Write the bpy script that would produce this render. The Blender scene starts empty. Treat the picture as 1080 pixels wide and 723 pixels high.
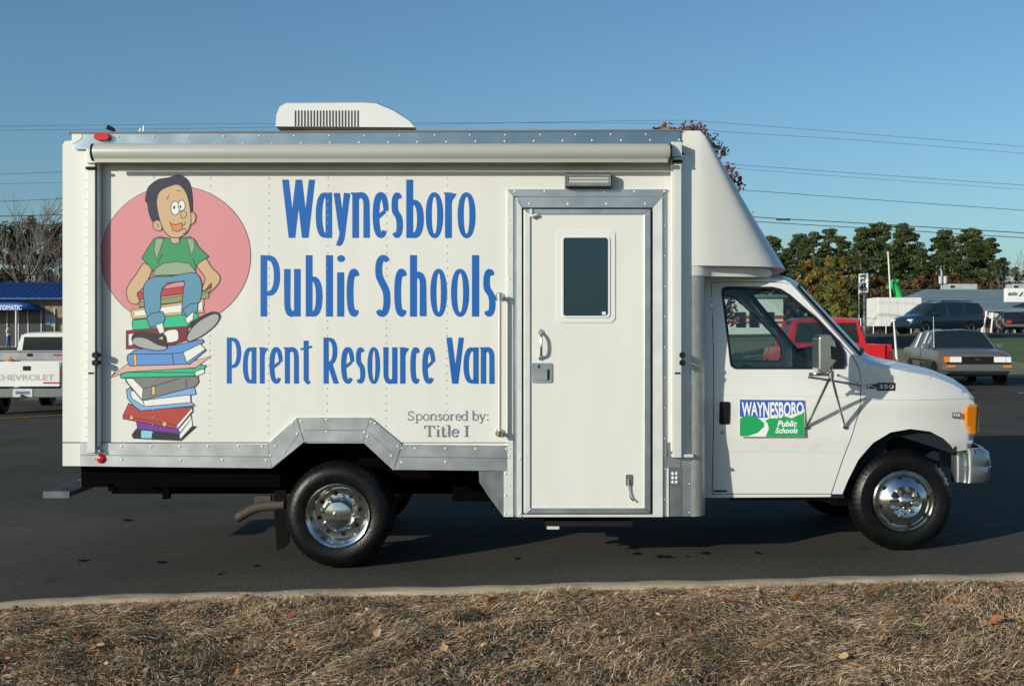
import bpy, bmesh, math, random
import numpy as np
from mathutils import Vector, Matrix
from mathutils.geometry import tessellate_polygon

R = math.radians
random.seed(7); NR = np.random.default_rng(7)
SC = bpy.context.scene
COL = SC.collection

# ------------------------------------------------------------------ camera, sky, sun, exposure
F, HY, H = 1240.0, 350.0, 1.70
cd = bpy.data.cameras.new('camera'); cam = bpy.data.objects.new('camera', cd); COL.objects.link(cam)
cam.location = (0, 0, H); cam.rotation_euler = (R(90), 0, 0)
cd.sensor_width = 36; cd.lens = 36*F/1080; cd.shift_y = -(361.5-HY)/1080
cd.clip_start = 0.05; cd.clip_end = 8000
SC.camera = cam

SUN_AZ, SUN_EL = R(49), R(16.5)         # light travels towards (+sin, +cos): the sun is behind the camera, to its left
w = bpy.data.worlds.new('World'); SC.world = w; w.use_nodes = True
nt = w.node_tree; bg = nt.nodes['Background']
sky = nt.nodes.new('ShaderNodeTexSky'); sky.sky_type = 'NISHITA'; sky.sun_disc = False
sky.sun_elevation = SUN_EL; sky.sun_rotation = math.pi + SUN_AZ
sky.altitude = 0; sky.air_density = 1.0; sky.dust_density = 1.0; sky.ozone_density = 3.8
tint = nt.nodes.new('ShaderNodeMix'); tint.data_type = 'RGBA'; tint.blend_type = 'MULTIPLY'; tint.inputs[0].default_value = 1; tint.inputs[7].default_value = (.89, 1.05, 1.045, 1)   # the camera's white balance
nt.links.new(sky.outputs[0], tint.inputs[6]); nt.links.new(tint.outputs[2], bg.inputs[0]); bg.inputs[1].default_value = 0.114
sl = bpy.data.lights.new('sun', 'SUN'); sl.energy = 4.45; sl.angle = R(0.5); sl.color = (1.0, .945, .83)
so = bpy.data.objects.new('sun', sl); COL.objects.link(so); so.location = (-30, -26, 16)
ldir = Vector((math.sin(SUN_AZ)*math.cos(SUN_EL), math.cos(SUN_AZ)*math.cos(SUN_EL), -math.sin(SUN_EL)))
so.rotation_euler = ldir.to_track_quat('-Z', 'Y').to_euler()
vs = SC.view_settings; vs.view_transform = 'Standard'; vs.look = 'None'; vs.gamma = 1; vs.exposure = 0.0
vs.use_curve_mapping = False
SC.cycles.max_bounces = 8; SC.cycles.transparent_max_bounces = 12

# ------------------------------------------------------------------ materials
MATS = {}
def M(name, col=(.5,.5,.5), rough=.5, metal=0.0, var=None, bump=None, coat=0.0, col2=None, stretch=(1,1,1), spec=.5, emit=0):
    """procedural principled material; var=(scale, amount) noise between col and col2, bump=(scale, strength)"""
    if name in MATS: return MATS[name]
    m = bpy.data.materials.new(name); m.use_nodes = True; MATS[name] = m
    n = m.node_tree.nodes; l = m.node_tree.links; b = n['Principled BSDF']
    b.inputs['Base Color'].default_value = (*col, 1); b.inputs['Roughness'].default_value = rough
    b.inputs['Metallic'].default_value = metal; b.inputs['Coat Weight'].default_value = coat
    b.inputs['Specular IOR Level'].default_value = spec
    if var or bump:
        tc = n.new('ShaderNodeTexCoord'); mp = n.new('ShaderNodeMapping'); mp.inputs['Scale'].default_value = stretch
        l.new(tc.outputs['Object'], mp.inputs['Vector'])
    if var:
        t = n.new('ShaderNodeTexNoise'); t.inputs['Scale'].default_value = var[0]; t.inputs['Detail'].default_value = 6
        l.new(mp.outputs[0], t.inputs['Vector'])
        r = n.new('ShaderNodeValToRGB'); r.color_ramp.elements[0].position = .35; r.color_ramp.elements[1].position = .68
        c2 = col2 or tuple(c*(1-var[1]) for c in col)
        r.color_ramp.elements[0].color = (*c2, 1); r.color_ramp.elements[1].color = (*col, 1)
        l.new(t.outputs[0], r.inputs[0]); l.new(r.outputs[0], b.inputs['Base Color'])
        if rough < .9:
            rr = n.new('ShaderNodeMapRange'); rr.inputs['To Min'].default_value = max(0, rough-.08*(rough>.15)); rr.inputs['To Max'].default_value = min(1, rough+.1)
            l.new(t.outputs[0], rr.inputs['Value']); l.new(rr.outputs[0], b.inputs['Roughness'])
    if bump:
        t2 = n.new('ShaderNodeTexNoise'); t2.inputs['Scale'].default_value = bump[0]; t2.inputs['Detail'].default_value = 5
        l.new(mp.outputs[0], t2.inputs['Vector'])
        bp = n.new('ShaderNodeBump'); bp.inputs['Strength'].default_value = bump[1]; bp.inputs['Distance'].default_value = .02
        l.new(t2.outputs[0], bp.inputs['Height']); l.new(bp.outputs[0], b.inputs['Normal'])
    if emit:
        b.inputs['Emission Color'].default_value = (*col, 1); b.inputs['Emission Strength'].default_value = emit
    return m

def glass_mat(name, tint, refl=.06, through=.8):
    m = bpy.data.materials.new(name); m.use_nodes = True
    n = m.node_tree.nodes; l = m.node_tree.links; n.remove(n['Principled BSDF'])
    tr = n.new('ShaderNodeBsdfTransparent'); tr.inputs[0].default_value = (*[c*through for c in tint], 1)
    gl = n.new('ShaderNodeBsdfGlossy'); gl.inputs['Roughness'].default_value = .02; gl.inputs[0].default_value = (1,1,1,1)
    lw = n.new('ShaderNodeLayerWeight'); lw.inputs[0].default_value = .5; pw = n.new('ShaderNodeMath'); pw.operation = 'POWER'; pw.inputs[1].default_value = 4.0; l.new(lw.outputs['Facing'], pw.inputs[0])
    fr = n.new('ShaderNodeMapRange'); fr.inputs['To Min'].default_value = refl; fr.inputs['To Max'].default_value = .8; l.new(pw.outputs[0], fr.inputs['Value'])
    mx = n.new('ShaderNodeMixShader'); l.new(fr.outputs[0], mx.inputs[0]); l.new(tr.outputs[0], mx.inputs[1]); l.new(gl.outputs[0], mx.inputs[2])
    l.new(mx.outputs[0], n['Material Output'].inputs[0])
    return m

WHITE = M('white_panel', (.69,.685,.635), .42, var=(2.6,.05), bump=(1.1,.10), coat=.15, stretch=(2.2,1,.35))
WPAINT = M('white_paint', (.70,.695,.665), .30, var=(1.7,.03), coat=.5)
GEL = M('white_gelcoat', (.69,.685,.64), .38, var=(2.0,.04), bump=(5,.02), coat=.2)
ALU = M('brushed_aluminium', (.60,.62,.63), .42, 1.0, var=(6,.14), stretch=(1,1,1))
ALUD = M('dull_aluminium', (.36,.37,.37), .5, 1.0, var=(9,.25))
ALUB = M('bright_aluminium', (.66,.68,.65), .40, .12, var=(9,.10))
POL = M('polished_aluminium', (.60,.58,.53), .40, .55, var=(26,.18), stretch=(1,1,.6))
CHROME = M('chrome', (.74,.74,.73), .11, 1.0, var=(9,.25))
STEEL = M('steel', (.5,.5,.5), .3, 1.0, var=(12,.2))
BLACK = M('black_plastic', (.008,.008,.009), .5, spec=.3)
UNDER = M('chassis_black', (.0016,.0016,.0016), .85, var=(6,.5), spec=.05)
RUBBER = M('tyre_rubber', (.0045,.0045,.0045), .38, var=(14,.35), spec=.35, bump=(60,.15))
RED = M('red_lens', (.55,.01,.015), .15, coat=.6)
AMBER = M('amber_lens', (.75,.22,.01), .12, coat=.6)
CLEAR = M('clear_lens', (.75,.75,.72), .1, coat=.8)
BLUE = M('blue_vinyl', (.006,.115,.43), .4, var=(3,.06))
SEAM = M('seam_shadow_gap', (.02,.02,.02), .8)
RUST = M('rusty_exhaust', (.085,.068,.052), .75, .3, var=(12,.5), col2=(.05,.04,.035))
DGLASS = M('dark_tinted_glass', (.012,.034,.048), .05, spec=.5)
CABGLASS = glass_mat('cab_glass', (.80,.92,.88), through=.92)
INTERIOR = M('cab_interior', (.012,.016,.022), .8, spec=.2)
SEATM = M('seat_cloth', (.05,.07,.10), .85)
AWN = M('awning_vinyl', (.40,.405,.365), .38, var=(3,.06), stretch=(.3,1,1))

# ------------------------------------------------------------------ mesh helpers
def U(px, py, Y):
    return (px-540)*Y/F, H+(HY-py)*Y/F

class MB:
    def __init__(s): s.v=[]; s.f=[]; s.m=[]
    def add(s, vs, fs, mi=0):
        o=len(s.v); s.v += [tuple(v) for v in vs]; s.f += [tuple(i+o for i in f) for f in fs]; s.m += [mi]*len(fs); return s
    def box(s, x0,x1,y0,y1,z0,z1, mi=0):
        return s.add([(x0,y0,z0),(x1,y0,z0),(x1,y1,z0),(x0,y1,z0),(x0,y0,z1),(x1,y0,z1),(x1,y1,z1),(x0,y1,z1)],
              [(0,3,2,1),(4,5,6,7),(0,1,5,4),(1,2,6,5),(2,3,7,6),(3,0,4,7)], mi)
    def obox(s, c, ax, ay, az, mi=0):
        c=Vector(c); ax=Vector(ax); ay=Vector(ay); az=Vector(az)
        P=[c+i*ax+j*ay+k*az for k in(-1,1) for (i,j) in((-1,-1),(1,-1),(1,1),(-1,1))]
        return s.add(P,[(0,3,2,1),(4,5,6,7),(0,1,5,4),(1,2,6,5),(2,3,7,6),(3,0,4,7)],mi)
    def pbox(s, px0,px1,py0,py1, Y0, Y1, mi=0, D=None):
        D = D or Y0; x0,z1=U(px0,py0,D); x1,z0=U(px1,py1,D); return s.box(x0,x1,Y0,Y1,z0,z1,mi)
    def prism(s, xz, y0, y1, mi=0, caps=(1,1)):
        n=len(xz); vs=[(x,y0,z) for x,z in xz]+[(x,y1,z) for x,z in xz]
        fs=[(i,(i+1)%n,(i+1)%n+n,i+n) for i in range(n)]
        tri=tessellate_polygon([[Vector((x,z,0)) for x,z in xz]])
        if caps[0]: fs += [tuple(t) for t in tri]
        if caps[1]: fs += [tuple(i+n for i in t[::-1]) for t in tri]
        return s.add(vs,fs,mi)
    def pprism(s, pts, Y0, Y1, mi=0, D=None):
        return s.prism([U(x,y,D or Y0) for x,y in pts], Y0, Y1, mi)
    def tube(s, pts, r, seg=8, mi=0, cap=True):
        pts=[Vector(p) for p in pts]; n=len(pts); rs=r if isinstance(r,(list,tuple)) else [r]*n
        V=[]; up=None
        for i,p in enumerate(pts):
            t=(pts[min(i+1,n-1)]-pts[max(i-1,0)]).normalized()
            if up is None: up=Vector((0,0,1)) if abs(t.z)<.9 else Vector((1,0,0))
            a=t.cross(up).normalized(); b=a.cross(t).normalized(); up=b
            for k in range(seg):
                q=2*math.pi*k/seg; V.append(p+rs[i]*(math.cos(q)*a+math.sin(q)*b))
        Fs=[(i*seg+k,i*seg+(k+1)%seg,(i+1)*seg+(k+1)%seg,(i+1)*seg+k) for i in range(n-1) for k in range(seg)]
        if cap: Fs += [tuple(range(seg))[::-1], tuple(range((n-1)*seg,n*seg))]
        return s.add(V,Fs,mi)
    def lathe(s, prof, c=(0,0,0), axis='y', seg=48, mi=0, wob=None):
        """prof: (radius, distance along axis)"""
        V=[]; n=len(prof)
        for k in range(seg):
            q=2*math.pi*k/seg
            for i,(r,a) in enumerate(prof):
                if wob and wob(i,k): r += wob(i,k)
                u,v=r*math.cos(q), r*math.sin(q)
                V.append({'y':(c[0]+u,c[1]+a,c[2]+v),'z':(c[0]+u,c[1]+v,c[2]+a),'x':(c[0]+a,c[1]+u,c[2]+v)}[axis])
        Fs=[(k*n+i,k*n+i+1,((k+1)%seg)*n+i+1,((k+1)%seg)*n+i) for k in range(seg) for i in range(n-1)]
        return s.add(V,Fs,mi)
    def disc(s, c, r, mi=0, seg=16, ry=None):
        """flat disc facing -Y"""
        ry=ry or r; V=[(c[0]+r*math.cos(2*math.pi*k/seg),c[1],c[2]+ry*math.sin(2*math.pi*k/seg)) for k in range(seg)]
        return s.add(V,[tuple(range(seg))],mi)
    def dome(s, c, r, h, mi=0, seg=8):
        """rivet head rising to -Y"""
        V=[];
        for rr,a in ((r,0),(r*.75,-h*.7)):
            V += [(c[0]+rr*math.cos(2*math.pi*k/seg),c[1]+a,c[2]+rr*math.sin(2*math.pi*k/seg)) for k in range(seg)]
        V.append((c[0],c[1]-h,c[2]))
        Fs=[(k,(k+1)%seg,seg+(k+1)%seg,seg+k) for k in range(seg)]+[(seg+k,seg+(k+1)%seg,2*seg) for k in range(seg)]
        return s.add(V,Fs,mi)
    def flat(s, xz, y, mi=0):
        tri=tessellate_polygon([[Vector((x,z,0)) for x,z in xz]])
        return s.add([(x,y,z) for x,z in xz],[tuple(t) for t in tri],mi)
    def pflat(s, pts, y, mi=0, D=None):
        return s.flat([U(px,py,D or y) for px,py in pts], y, mi)

ORG = {}
def tag(o, label=None, cat=None, group=None, kind=None):
    if label: o['label']=label
    if cat: o['category']=cat
    if group: o['group']=group
    if kind: o['kind']=kind
    return o
def thing(name, label, cat, loc=(0,0,0), rz=0, group=None):
    o=bpy.data.objects.new(name,None); COL.objects.link(o); o.empty_display_size=.2
    o.location=loc; o.rotation_euler=(0,0,rz); ORG[o]=Vector(loc); return tag(o,label,cat,group)
def obj(name, mb, mats, parent=None, smooth=None, bevel=0, local=False, solid=0, flip=False):
    """links a mesh; vertices are in world space unless local (then in the thing's own frame)"""
    if not isinstance(mats,(list,tuple)): mats=[mats]
    me=bpy.data.meshes.new(name)
    V=np.array(mb.v,float)
    base=Vector((0,0,0))
    if parent is not None: base = ORG[parent] if not local else ORG.get(('l',parent),Vector((0,0,0)))
    c=Vector(((V.min(0)+V.max(0))/2).tolist()) if parent is not None or len(V) else Vector((0,0,0))
    if parent is None: c=Vector((float((V[:,0].min()+V[:,0].max())/2),float((V[:,1].min()+V[:,1].max())/2),float(V[:,2].min())))
    V=V-np.array(c)
    me.from_pydata(V.tolist(),[],mb.f)
    for m in mats: me.materials.append(m)
    me.polygons.foreach_set('material_index',mb.m)
    bm=bmesh.new(); bm.from_mesh(me); bmesh.ops.remove_doubles(bm,verts=bm.verts,dist=1e-5)
    bmesh.ops.recalc_face_normals(bm,faces=bm.faces); bm.to_mesh(me); bm.free()
    o=bpy.data.objects.new(name,me); COL.objects.link(o)
    if parent is not None:
        o.parent=parent; o.location=c-base
    else: o.location=c
    if local: ORG[('l',o)]=c
    ORG[o]=c
    if smooth:
        me.polygons.foreach_set('use_smooth',[True]*len(me.polygons)); me.set_sharp_from_angle(angle=R(smooth))
    if solid:
        sm=o.modifiers.new('thickness','SOLIDIFY'); sm.thickness=solid; sm.offset=-1
    if bevel:
        bv=o.modifiers.new('bevel','BEVEL'); bv.width=bevel; bv.segments=2; bv.limit_method='ANGLE'; bv.angle_limit=R(40)
    return o
def copy_tree(o, parent=None):
    c=o.copy(); COL.objects.link(c)
    if parent is not None: c.parent=parent
    for ch in list(o.children): copy_tree(ch,c)
    return c
def smoothpts(p, closed=False, n=5):
    """Catmull-Rom through points"""
    p=[tuple(q) for q in p]; N=len(p); out=[]
    rng=range(N if closed else N-1)
    for i in rng:
        g=(lambda k:p[k%N]) if closed else (lambda k:p[min(max(k,0),N-1)])
        a,b,c,d=g(i-1),g(i),g(i+1),g(i+2)
        for k in range(n):
            t=k/n
            out.append(tuple(.5*((2*b[j])+(-a[j]+c[j])*t+(2*a[j]-5*b[j]+4*c[j]-d[j])*t*t+(-a[j]+3*b[j]-3*c[j]+d[j])*t**3) for j in range(len(b))))
    if not closed: out.append(p[-1])
    return out
def ribbon(pts, w, closed=False, ext=0):
    """2D polyline -> (verts, quads); w scalar or list"""
    P=[Vector(p) for p in pts]; Q=[P[0]]
    for p in P[1:]:
        if (p-Q[-1]).length>1e-4: Q.append(p)
    P=Q; n=len(P); ws=w if isinstance(w,(list,tuple)) and len(w)==n else [w if not isinstance(w,(list,tuple)) else w[0]]*n
    if ext and not closed:
        P[0]=P[0]+(P[0]-P[1]).normalized()*ext; P[-1]=P[-1]+(P[-1]-P[-2]).normalized()*ext
    V=[]
    for i in range(n):
        a=P[i]-P[i-1] if (i>0 or closed) else P[1]-P[0]
        b=P[(i+1)%n]-P[i] if (i<n-1 or closed) else P[-1]-P[-2]
        if a.length<1e-6: a=b
        if b.length<1e-6: b=a
        a=a.normalized(); b=b.normalized()
        na=Vector((-a.y,a.x)); nb=Vector((-b.y,b.x)); m=(na+nb)
        m=m.normalized() if m.length>1e-3 else na
        k=min(1/max(m.dot(na),.45),2)
        V += [P[i]+m*ws[i]*.5*k, P[i]-m*ws[i]*.5*k]
    Fs=[(2*i,2*i+1,2*((i+1)%n)+1,2*((i+1)%n)) for i in range(n if closed else n-1)]
    return V,Fs
def text_flat(mb, body, x0,x1,z0,z1, y, mi=0, shear=0, bold=0.0, place=None):
    """built-in font, fitted into a box on a plane facing -Y (or through place(u,v) -> point)"""
    cu=bpy.data.curves.new('txt','FONT'); cu.body=body; cu.size=1; cu.offset=bold; cu.shear=shear; cu.resolution_u=4
    ob=bpy.data.objects.new('txt',cu); COL.objects.link(ob)
    dg=bpy.context.evaluated_depsgraph_get(); me=bpy.data.meshes.new_from_object(ob.evaluated_get(dg))
    P=np.array([v.co[:] for v in me.vertices]); a=P.min(0); b=P.max(0)
    u=(P[:,0]-a[0])/(b[0]-a[0]); v=(P[:,1]-a[1])/(b[1]-a[1])
    if place is None: V=[(x0+(x1-x0)*i, y, z0+(z1-z0)*j) for i,j in zip(u,v)]
    else: V=[place(i,j) for i,j in zip(u,v)]
    mb.add(V,[tuple(p.vertices) for p in me.polygons],mi)
    bpy.data.objects.remove(ob); bpy.data.curves.remove(cu); bpy.data.meshes.remove(me)
def sstep(a,b,x):
    t=np.clip((np.asarray(x,float)-a)/(b-a),0,1); return t*t*(3-2*t)
def zg(x,y):
    """height of the ground: a gentle cross fall in the car park, a bank behind it"""
    x=np.asarray(x,float); y=np.asarray(y,float)
    return (.02*18*np.tanh((x+1.25)/18) + .15*sstep(12,30,y)*sstep(3,12,x)
            + sstep(31,56,y)*(.98+.18*np.tanh(x/15)) + sstep(110,400,y)*1.0)
def Z(x,y): return float(zg(x,y))

# ================================================================== THE VAN
D = 8.40; YC = 9.60
van = thing('box_van', 'white box van with blue lettering and a side door, parked along the kerb', 'van', (0.3, YC, .03))

# ---- box body
b=MB(); b.pprism([(66,153),(68,149),(78,148),(78,144),(716,142),(716,467),(66,467)], D, 2*YC-D)
bodyb=b
for side in (0,1):                                            # lower side skirts with the wheel arch cut-out
    y0,y1=(D,D+.05) if not side else (2*YC-D-.05,2*YC-D)
    s=MB()
    s.prism([U(*p,D) for p in [(66,466),(284,466),(284,492),(283,493),(66,491)]],y0,y1)
    s.prism([U(*p,D) for p in [(284,466.2),(319,466.2),(284,492)]],y0,y1)
    s.prism([U(*p,D) for p in [(383,466.2),(414,466.2),(414,494.5)]],y0,y1)
    s.prism([U(*p,D) for p in [(414,466.2),(537,466.2),(537,496),(414,495)]],y0,y1)
    bodyb.add(s.v,s.f)
WELL=MB(); WELL.pbox(537,717,466.5,544,D,D+.62)
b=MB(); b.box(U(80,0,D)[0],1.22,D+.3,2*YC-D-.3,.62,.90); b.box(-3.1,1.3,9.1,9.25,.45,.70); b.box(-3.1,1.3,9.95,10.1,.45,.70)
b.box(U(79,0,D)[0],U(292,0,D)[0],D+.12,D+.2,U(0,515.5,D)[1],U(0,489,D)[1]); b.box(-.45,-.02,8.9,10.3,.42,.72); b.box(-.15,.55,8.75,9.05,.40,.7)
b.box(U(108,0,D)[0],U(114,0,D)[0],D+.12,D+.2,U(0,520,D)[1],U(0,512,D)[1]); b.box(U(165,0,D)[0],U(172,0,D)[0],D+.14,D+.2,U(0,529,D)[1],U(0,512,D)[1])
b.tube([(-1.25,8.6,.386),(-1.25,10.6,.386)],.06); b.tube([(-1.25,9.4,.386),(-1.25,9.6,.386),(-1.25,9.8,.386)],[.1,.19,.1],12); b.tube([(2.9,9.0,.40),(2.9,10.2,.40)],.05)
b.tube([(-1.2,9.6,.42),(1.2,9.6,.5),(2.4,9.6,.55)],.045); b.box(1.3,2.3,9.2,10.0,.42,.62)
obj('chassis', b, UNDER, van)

# ---- aluminium skirt trim, in plates as on the van
def plate(mb, pts, mi=0, lift=.014):
    mb.prism([U(*p,D) for p in pts], D-lift, D-.0005, mi)
t=MB()
plate(t,[(84.8,466.5),(282.5,468),(286.5,493.2),(84.8,491)])
plate(t,[(283,467.6),(313,440.5),(321,465.5),(287.2,493)],0,.018)
plate(t,[(313.6,440),(390.4,440),(382.6,465.6),(321.6,465.6)])
plate(t,[(391,440.4),(424,468),(415,494.6),(383.2,465.8)],0,.018)
plate(t,[(424.6,468.3),(537,469.4),(537,496),(415.6,494.8)])
skirtb=t; l=t
for seg in ([(85,479),(284,481)],[(300,479),(316,466.5-10)],[(317,453),(387,453)],[(388,455),(419,481)],[(420,481),(537,482.5)]):
    V,Fs=ribbon(seg,.7); l.add([(U(x,y,D)[0],D-.0195,U(x,y,D)[1]) for x,y in V],Fs,1)
# ---- top rail
t=MB(); t.pprism([(78,141.2),(716.5,138.2),(716.5,152.5),(690,152.6),(80,158)], D-.022, D+.3, 0, D)
railb=t
t=MB(); t.pprism([(74,139.8),(717,137),(717,138.6),(74,141.6)], D-.03, 2*YC-D+.03, 0, D)
RL=t
t=MB(); t.pprism([(77,141.5),(88,141.5),(88,146),(80,152),(77,152)], D-.026, D+.1, 0, D)
obj('corner_cap', t, GEL, van, bevel=.004)
# ---- rivets
rv=MB()
for px in (162,222,284,346,408,472):
    y=188 if px>170 else 187
    while y<464:
        if not ((px in(346,)) and y>438) and not (px in (284,408) and y>462):
            x,z=U(px-(y-180)*.004,y,D); rv.dome((x,D,z),.0062,.003,0,6)
        y+=7.9
for k in range(30):
    x,z=U(91,180+k*10,D); rv.dome((x,D,z),.0055,.003,0,6)
bodyb.add(rv.v,rv.f,1)
body=obj('box_body', bodyb, [WHITE,M('painted_rivet',(.36,.36,.33),.5)], van)
obj('step_well', WELL, ALUD, body); obj('roof_lip', RL, M('lip_sealant',(.16,.15,.14),.7), body)
rv=MB()
def riv(px,py,off,r=.011): x,z=U(px,py,D); rv.dome((x,D-off,z),r*.76,.006,0,8)
for i in range(21): riv(104+i*30.6,153.2-i*.26,.0222,.010)
for i in range(16): riv(126+i*37,144.8-i*.18,.0222,.009)
railb.add(rv.v,rv.f,1); rail=obj('roof_rail', railb, [M('rail_aluminium',(.42,.48,.52),.30,1.0,var=(5,.12)),ALUB], van); rv=MB()
for px,py in [(100,483),(129,470),(129,484),(160,470),(190,470),(191,484.5),(220,470),(235,484.5),(252,470),(277,470.5),(281,485),(345,442),(345,454.5),(320,454),(385,455),(318,444),(391,444),(
   424,472),(438,472.2),(470,472.5),(470,486.5),(502,472.8),(534,473),(424,487)]: riv(px,py,.0142,.0115)
for px,py in [(309,446),(291,470),(286,480),(314,457),(388,460),(396,446),(413,480),(420,470)]: riv(px,py,.0185,.0115)
skirtb.add(rv.v,rv.f,2); obj('skirt_trim', skirtb, [ALU,ALUD,ALUB], van)

# ---- lettering (letters drawn as strokes inside their measured boxes)
def arc(cx,cy,rx,ry,a0,a1,n=16):
    out=[]
    for k in range(n+1):
        q=R(a0+(a1-a0)*k/n); c,s_=math.cos(q),math.sin(q); e=2/2.25
        out.append((cx+rx*math.copysign(abs(c)**e,c),cy+ry*math.copysign(abs(s_)**e,s_)))
    return out
# each glyph: ('L', p, q, w) is a straight bar with level ends, ('C', points, w0, w1, w2) a curved stroke with start, middle, end widths
G={
'W':[('L',(0,1),(.25,0),1),('L',(.50,1),(.25,0),.92),('L',(.50,1),(.75,0),1),('L',(1,1),(.75,0),.92)],
'V':[('L',(0,1),(.47,0),1),('L',(1,1),(.53,0),.92)],
'a':[('C',arc(.56,.5,.56,.5,62,298),.55,.95,.5),('L',(.98,1),(.98,.0),.95),('L',(.98,.10),(1.14,.0),.5)],
'e':[('C',[(.03,.40),(.45,.50),(.93,.60)],.5,.55,.5),('C',arc(.52,.5,.50,.5,10,312,22),.7,.95,.6)],
'n':[('L',(.03,1),(.03,0),.95),('C',arc(.5,.74,.46,.26,165,0,10)+[(.96,.5),(.97,-.06)],.45,.9,.95),('L',(-.30,1),(.06,.9),.5)],
's':[('C',arc(.55,.76,.46,.24,38,225,10)+arc(.42,.25,.50,.25,52,-135,10),.6,.92,.6)],
'b':[('L',(.03,1),(.03,0),.97),('C',arc(.42,.31,.56,.31,140,-140,18),.5,.95,.5)],
'o':[('O',)],
'r':[('L',(.08,1),(.08,0),.95),('C',arc(.72,.58,.62,.40,170,72,10),.45,.75,.9),('L',(-.34,1),(.10,.9),.5)],
'P':[('L',(.03,1),(.03,0),.97),('C',[(0,1),(.2,1)]+arc(.36,.68,.62,.32,90,-105,14),.6,.9,.5)],
'R':[('L',(.03,1),(.03,0),.97),('C',[(0,1),(.2,1)]+arc(.34,.72,.54,.28,90,-110,14),.6,.88,.5),('L',(.34,.47),(1.0,0),1.0)],
'u':[('C',[(.03,1.06),(.03,.5)]+arc(.46,.27,.43,.27,180,318,10),.95,.9,.45),('L',(.97,1),(.97,0),.95),('L',(.97,.10),(1.12,0),.5)],
'l':[('L',(.36,1),(.36,0),1),('L',(.40,.07),(.86,0),.45)],
'i':[('L',(.44,.72),(.44,0),1),('L',(.46,.08),(.84,0),.45),('.',)],
'c':[('C',arc(.56,.5,.56,.5,50,308,20),.7,.95,.6)],
'S':[('C',arc(.58,.79,.50,.21,42,232,11)+arc(.40,.25,.52,.25,48,-135,11),.7,1.0,.7)],
'h':[('L',(.03,1),(.03,0),.97),('C',arc(.5,.50,.46,.20,165,0,10)+[(.96,.4),(.97,-.04)],.45,.9,.97)],
't':[('L',(.42,1),(.42,.06),.95),('C',[(.42,.16),(.50,.03),(.72,-.02),(1,.02)],.7,.7,.5),('L',(-.55,.80),(1.45,.86),.5,'h')],
'y':[('L',(.0,1),(.50,.28),.9),('C',[(1.0,1.05),(.80,.68),(.60,.32),(.46,.10),(.26,.0),(.0,.0)],.95,.85,.6)],
}
def letter(mb, ch, x0,x1,yt,yb, w, base, k):
    def put(V,Fs):
        mb.add([(U(p[0],p[1],D)[0],base-(k[0]+.9*q/len(V))*.00012,U(p[0],p[1],D)[1]) for q,p in enumerate(V)],Fs); k[0]+=1
    X=lambda u: x0+w*.5+u*(x1-x0-w)
    for st in G[ch]:
        if st[0]=='L':
            (a,c),(e,f)=st[1],st[2]; h=st[3]*w*.5; ya,yb_=yb-c*(yb-yt),yb-f*(yb-yt)
            if len(st)>4: put([(X(a),ya-h*.8),(X(e),yb_-h*.8),(X(e),yb_+h*.8),(X(a),ya+h*.8)],[(0,1,2,3)])
            else: put([(X(a)-h,ya),(X(a)+h,ya),(X(e)+h,yb_),(X(e)-h,yb_)],[(0,1,2,3)])
        elif st[0]=='O':
            n=36; e=2/2.2; cx,cy,rx,ry=(x0+x1)/2,(yt+yb)/2,(x1-x0)/2,(yb-yt)/2+.25; V=[]
            for q in range(n):
                a=2*math.pi*q/n; c,s_=math.cos(a),math.sin(a); c=math.copysign(abs(c)**e,c); s_=math.copysign(abs(s_)**e,s_)
                V+=[(cx+rx*c,cy+ry*s_),(cx+(rx-w*.84)*c,cy+(ry-w*.62)*s_)]
            put(V,[(2*q,2*q+1,2*((q+1)%n)+1,2*((q+1)%n)) for q in range(n)])
        elif st[0]=='.':
            cx=X(.5)+.3; put([(cx+.56*w*math.cos(q*.393),yt+.50*w+.50*w*math.sin(q*.393)) for q in range(16)],[tuple(range(16))])
        else:
            hw=w*.38; px=[(X(a),(yb-hw)-c*(yb-yt-2*hw)) for a,c in st[1]]; n=len(px)
            if n<8: px=smoothpts(px,n=5); n=len(px)
            ws=[]
            for q in range(n):
                t=q/(n-1); m_=math.sin(math.pi*t)**.7; e_=st[2]*(1-t)+st[4]*t; ws.append(w*(e_+(st[3]-e_)*m_))
            V,Fs=ribbon(px,ws); put(V,Fs)
L1=[('W',297.5,332.5,189.5),('a',332.8,350.5,203),('y',351.5,369.5,203.5),('n',371,390.5,203),('e',392.6,410.4,203),('s',412,425.5,203),('b',428,447,189.5),('o',449,467,203),('r',468.5,483.5,203),('o',482.6,501,203)]
L2=[('P',274.2,296,269),('u',299,317.5,283.5),('b',322,340.4,269),('l',342.6,353,269),('i',354.6,364,269),('c',365.4,380.4,283.5),('S',394.8,412.4,269),('c',415.6,430.4,283.5),('h',432,450,269),('o',453.8,471,283.5),('o',475.6,494.4,283.5),('l',496.8,506.6,269),('s',508.6,523.2,283.5)]
L3=[('P',238.8,254.8,355.7),('a',256,270.6,366),('r',273.4,284.4,366),('e',283.8,298.5,366),('n',300,315.5,366),('t',317.6,328.8,359),('R',340.8,357,355.7),('e',359.4,373.8,366),('s',374.6,385.4,366),('o',387.6,400.3,366),('u',403.8,419,366),('r',421.4,432.6,366),('c',432.6,443.4,366),('e',445,459,366),('V',470.8,488.8,355.7),('a',488.6,504.4,366),('n',506.6,521.4,366)]
for line,w_,yb in ((L1,7.1,250.8),(L2,7.2,333.6),(L3,5.25,404.2)):
    m=MB(); k=[0]
    for ch,x0,x1,yt in line: letter(m,ch,x0,x1,yt,259 if ch=='y' else yb,w_,D-.0015,k)
    obj('lettering', m, BLUE, body)
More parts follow.
